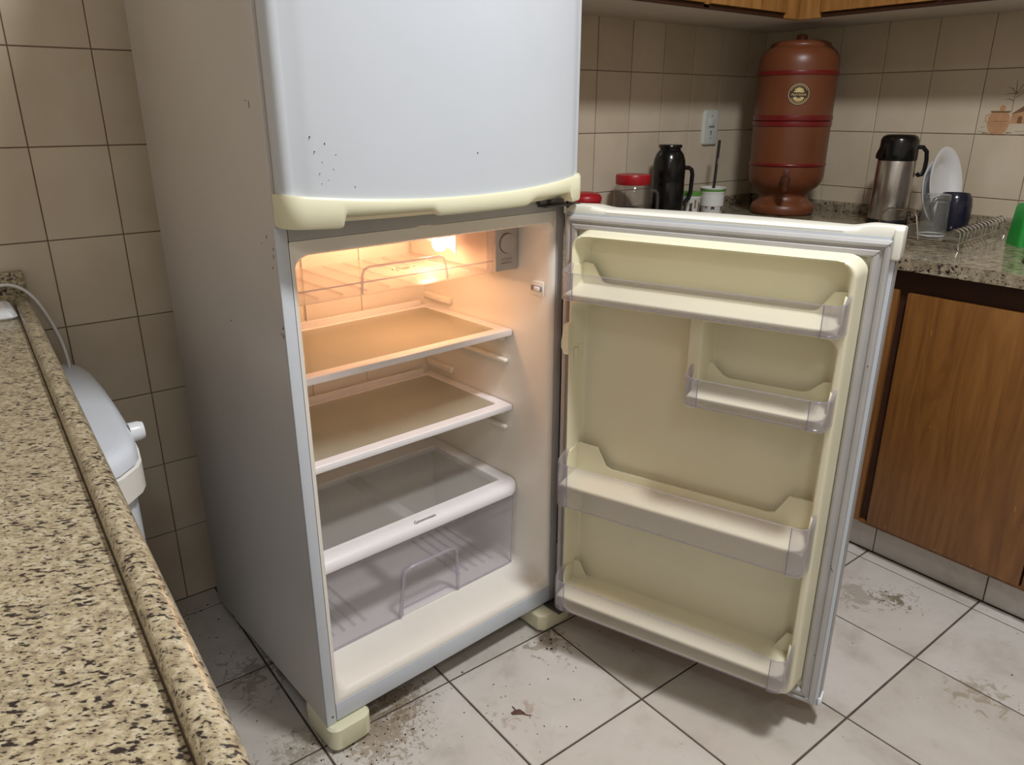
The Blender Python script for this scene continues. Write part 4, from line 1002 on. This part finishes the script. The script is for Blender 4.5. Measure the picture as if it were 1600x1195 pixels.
# white adapter box on the counter
ab = thing('power_adapter', 'small white plastic box lying on the granite counter', 'adapter', (-0.352, 0.592, LZc))
MB().rings([[(a, b_, z) for a, b_ in rr(-.05+o2, .042-o2, -.052+o2, .052-o2, .012)] for o2, z in ((.002, 0.0008), (0, .004), (0.004, .015), (.008, .0185))], True, True, True).build('case', 'white_plastic', ab, 50)
MB().rings([[(a, b_, z) for a, b_ in rr(-.034, .026, -.034, .034, .006)] for z in (.0186, .0194)], True, False, True).build('top_recess', 'washer_cream', ab, 50)
# white cable looping over the edge down to the washer
cbl = MB(); key = [(-0.42, 0.655, LZc+.006), (-0.36, 0.655, LZc+.030), (-0.325, 0.655, LZc+.045), (-0.295, 0.652, LZc+.040), (-0.272, 0.635, LZc+.018), (-0.256, 0.605, LZc-.022), (-0.246, 0.575, LZc-.065), (-0.243, 0.560, 0.712), (-0.244, 0.555, 0.699)]
pts = []
for i in range(len(key)-1):
    p0, p1, p2, p3 = [Vector(key[min(max(k, 0), len(key)-1)]) for k in (i-1, i, i+1, i+2)]
    for s in range(6):
        t_ = s/6; pts.append(0.5*((2*p1)+(-p0+p2)*t_+(2*p0-5*p1+4*p2-p3)*t_*t_+(-p0+3*p1-3*p2+p3)*t_**3))
pts.append(Vector(key[-1]))
cb = cbl.tube(pts, 0.0034, 8).build('power_cable', 'white_cable', None, 60); tag(cb, 'white cable looping over the counter edge to the washing machine', 'cable')

# ================================================================== DIRT ON THE FLOOR
random.seed(11)
cr = MB()
def crumb(x, y, s):
    a = random.uniform(0, PI); e = random.uniform(.35, 1)
    top = []; bot = []
    for k in range(6):
        th = 2*PI*k/6; rr_ = s*random.uniform(.6, 1.1); px_, py_ = rr_*math.cos(th), e*rr_*math.sin(th)
        X, Y = x+px_*math.cos(a)-py_*math.sin(a), y+px_*math.sin(a)+py_*math.cos(a)
        bot.append((X, Y, 0.0002)); top.append((x+(X-x)*.6, y+(Y-y)*.6, 0.0006+s*.35))
    cr.rings([bot, top], True, False, True)
fr = lambda x, y: tuple((RF @ Vector((x, y, 0)))[:2])
for cx, cy, sx, sy, n, s0, s1 in ((0.13, -0.015, .07, .04, 70, .0008, .003), (0.07, -0.07, .05, .03, 40, .0008, .0028), (0.2, 0.05, .05, .02, 26, .0008, .0026), (-0.03, 0.0, .02, .05, 22, .001, .0028), (0.56, -.03, .03, .03, 14, .002, .0045), (0.35, -0.16, .08, .05, 9, .0015, .003), (0.5, -.08, .15, .1, 16, .001, .003), (-0.06, 0.35, .03, .1, 18, .001, .003), (0.9, -.55, .3, .25, 16, .001, .003), (1.37, -.45, .04, .04, 26, .0008, .0024), (1.2, -.75, .12, .1, 14, .0008, .002), (0.3, -.3, .3, .15, 14, .0008, .0022), (-0.1, .60, .05, .02, 6, .002, .004)):
    for _ in range(n): crumb(random.gauss(cx, sx), random.gauss(cy, sy), random.uniform(s0, s1))
dc = cr.build('dirt_crumbs', 'crumb', None, 40); tag(dc, 'dark crumbs of dirt scattered over the floor tiles', 'dirt', kind='stuff')
lf = MB()
LFx, LFy = 0.352, -0.150
lf.rings([[(-.014, .003, .001), (-.012, -.003, .001)], [(-.004, .006, .005), (-.003, -.004, .002)], [(.006, .005, .006), (.006, -.005, .002)], [(.015, -.002, .002), (.016, -.006, .001)]], closed=False)
lf.tube([(.006, 0, .003), (.016, -.008, .002), (.027, -.012, .001)], .0009, 5); lf.tube([(-.002, .004, .003), (-.005, .013, .003), (-.008, .020, .001)], .0009, 5)
lo = lf.build('dry_leaf_scrap', 'leaf_brown', None, 60); lo.location = (LFx, LFy, 0.0003); lo.rotation_euler = (0, 0, -0.5)
tag(lo, 'dry brown leaf scrap on the floor in front of the fridge', 'leaf')
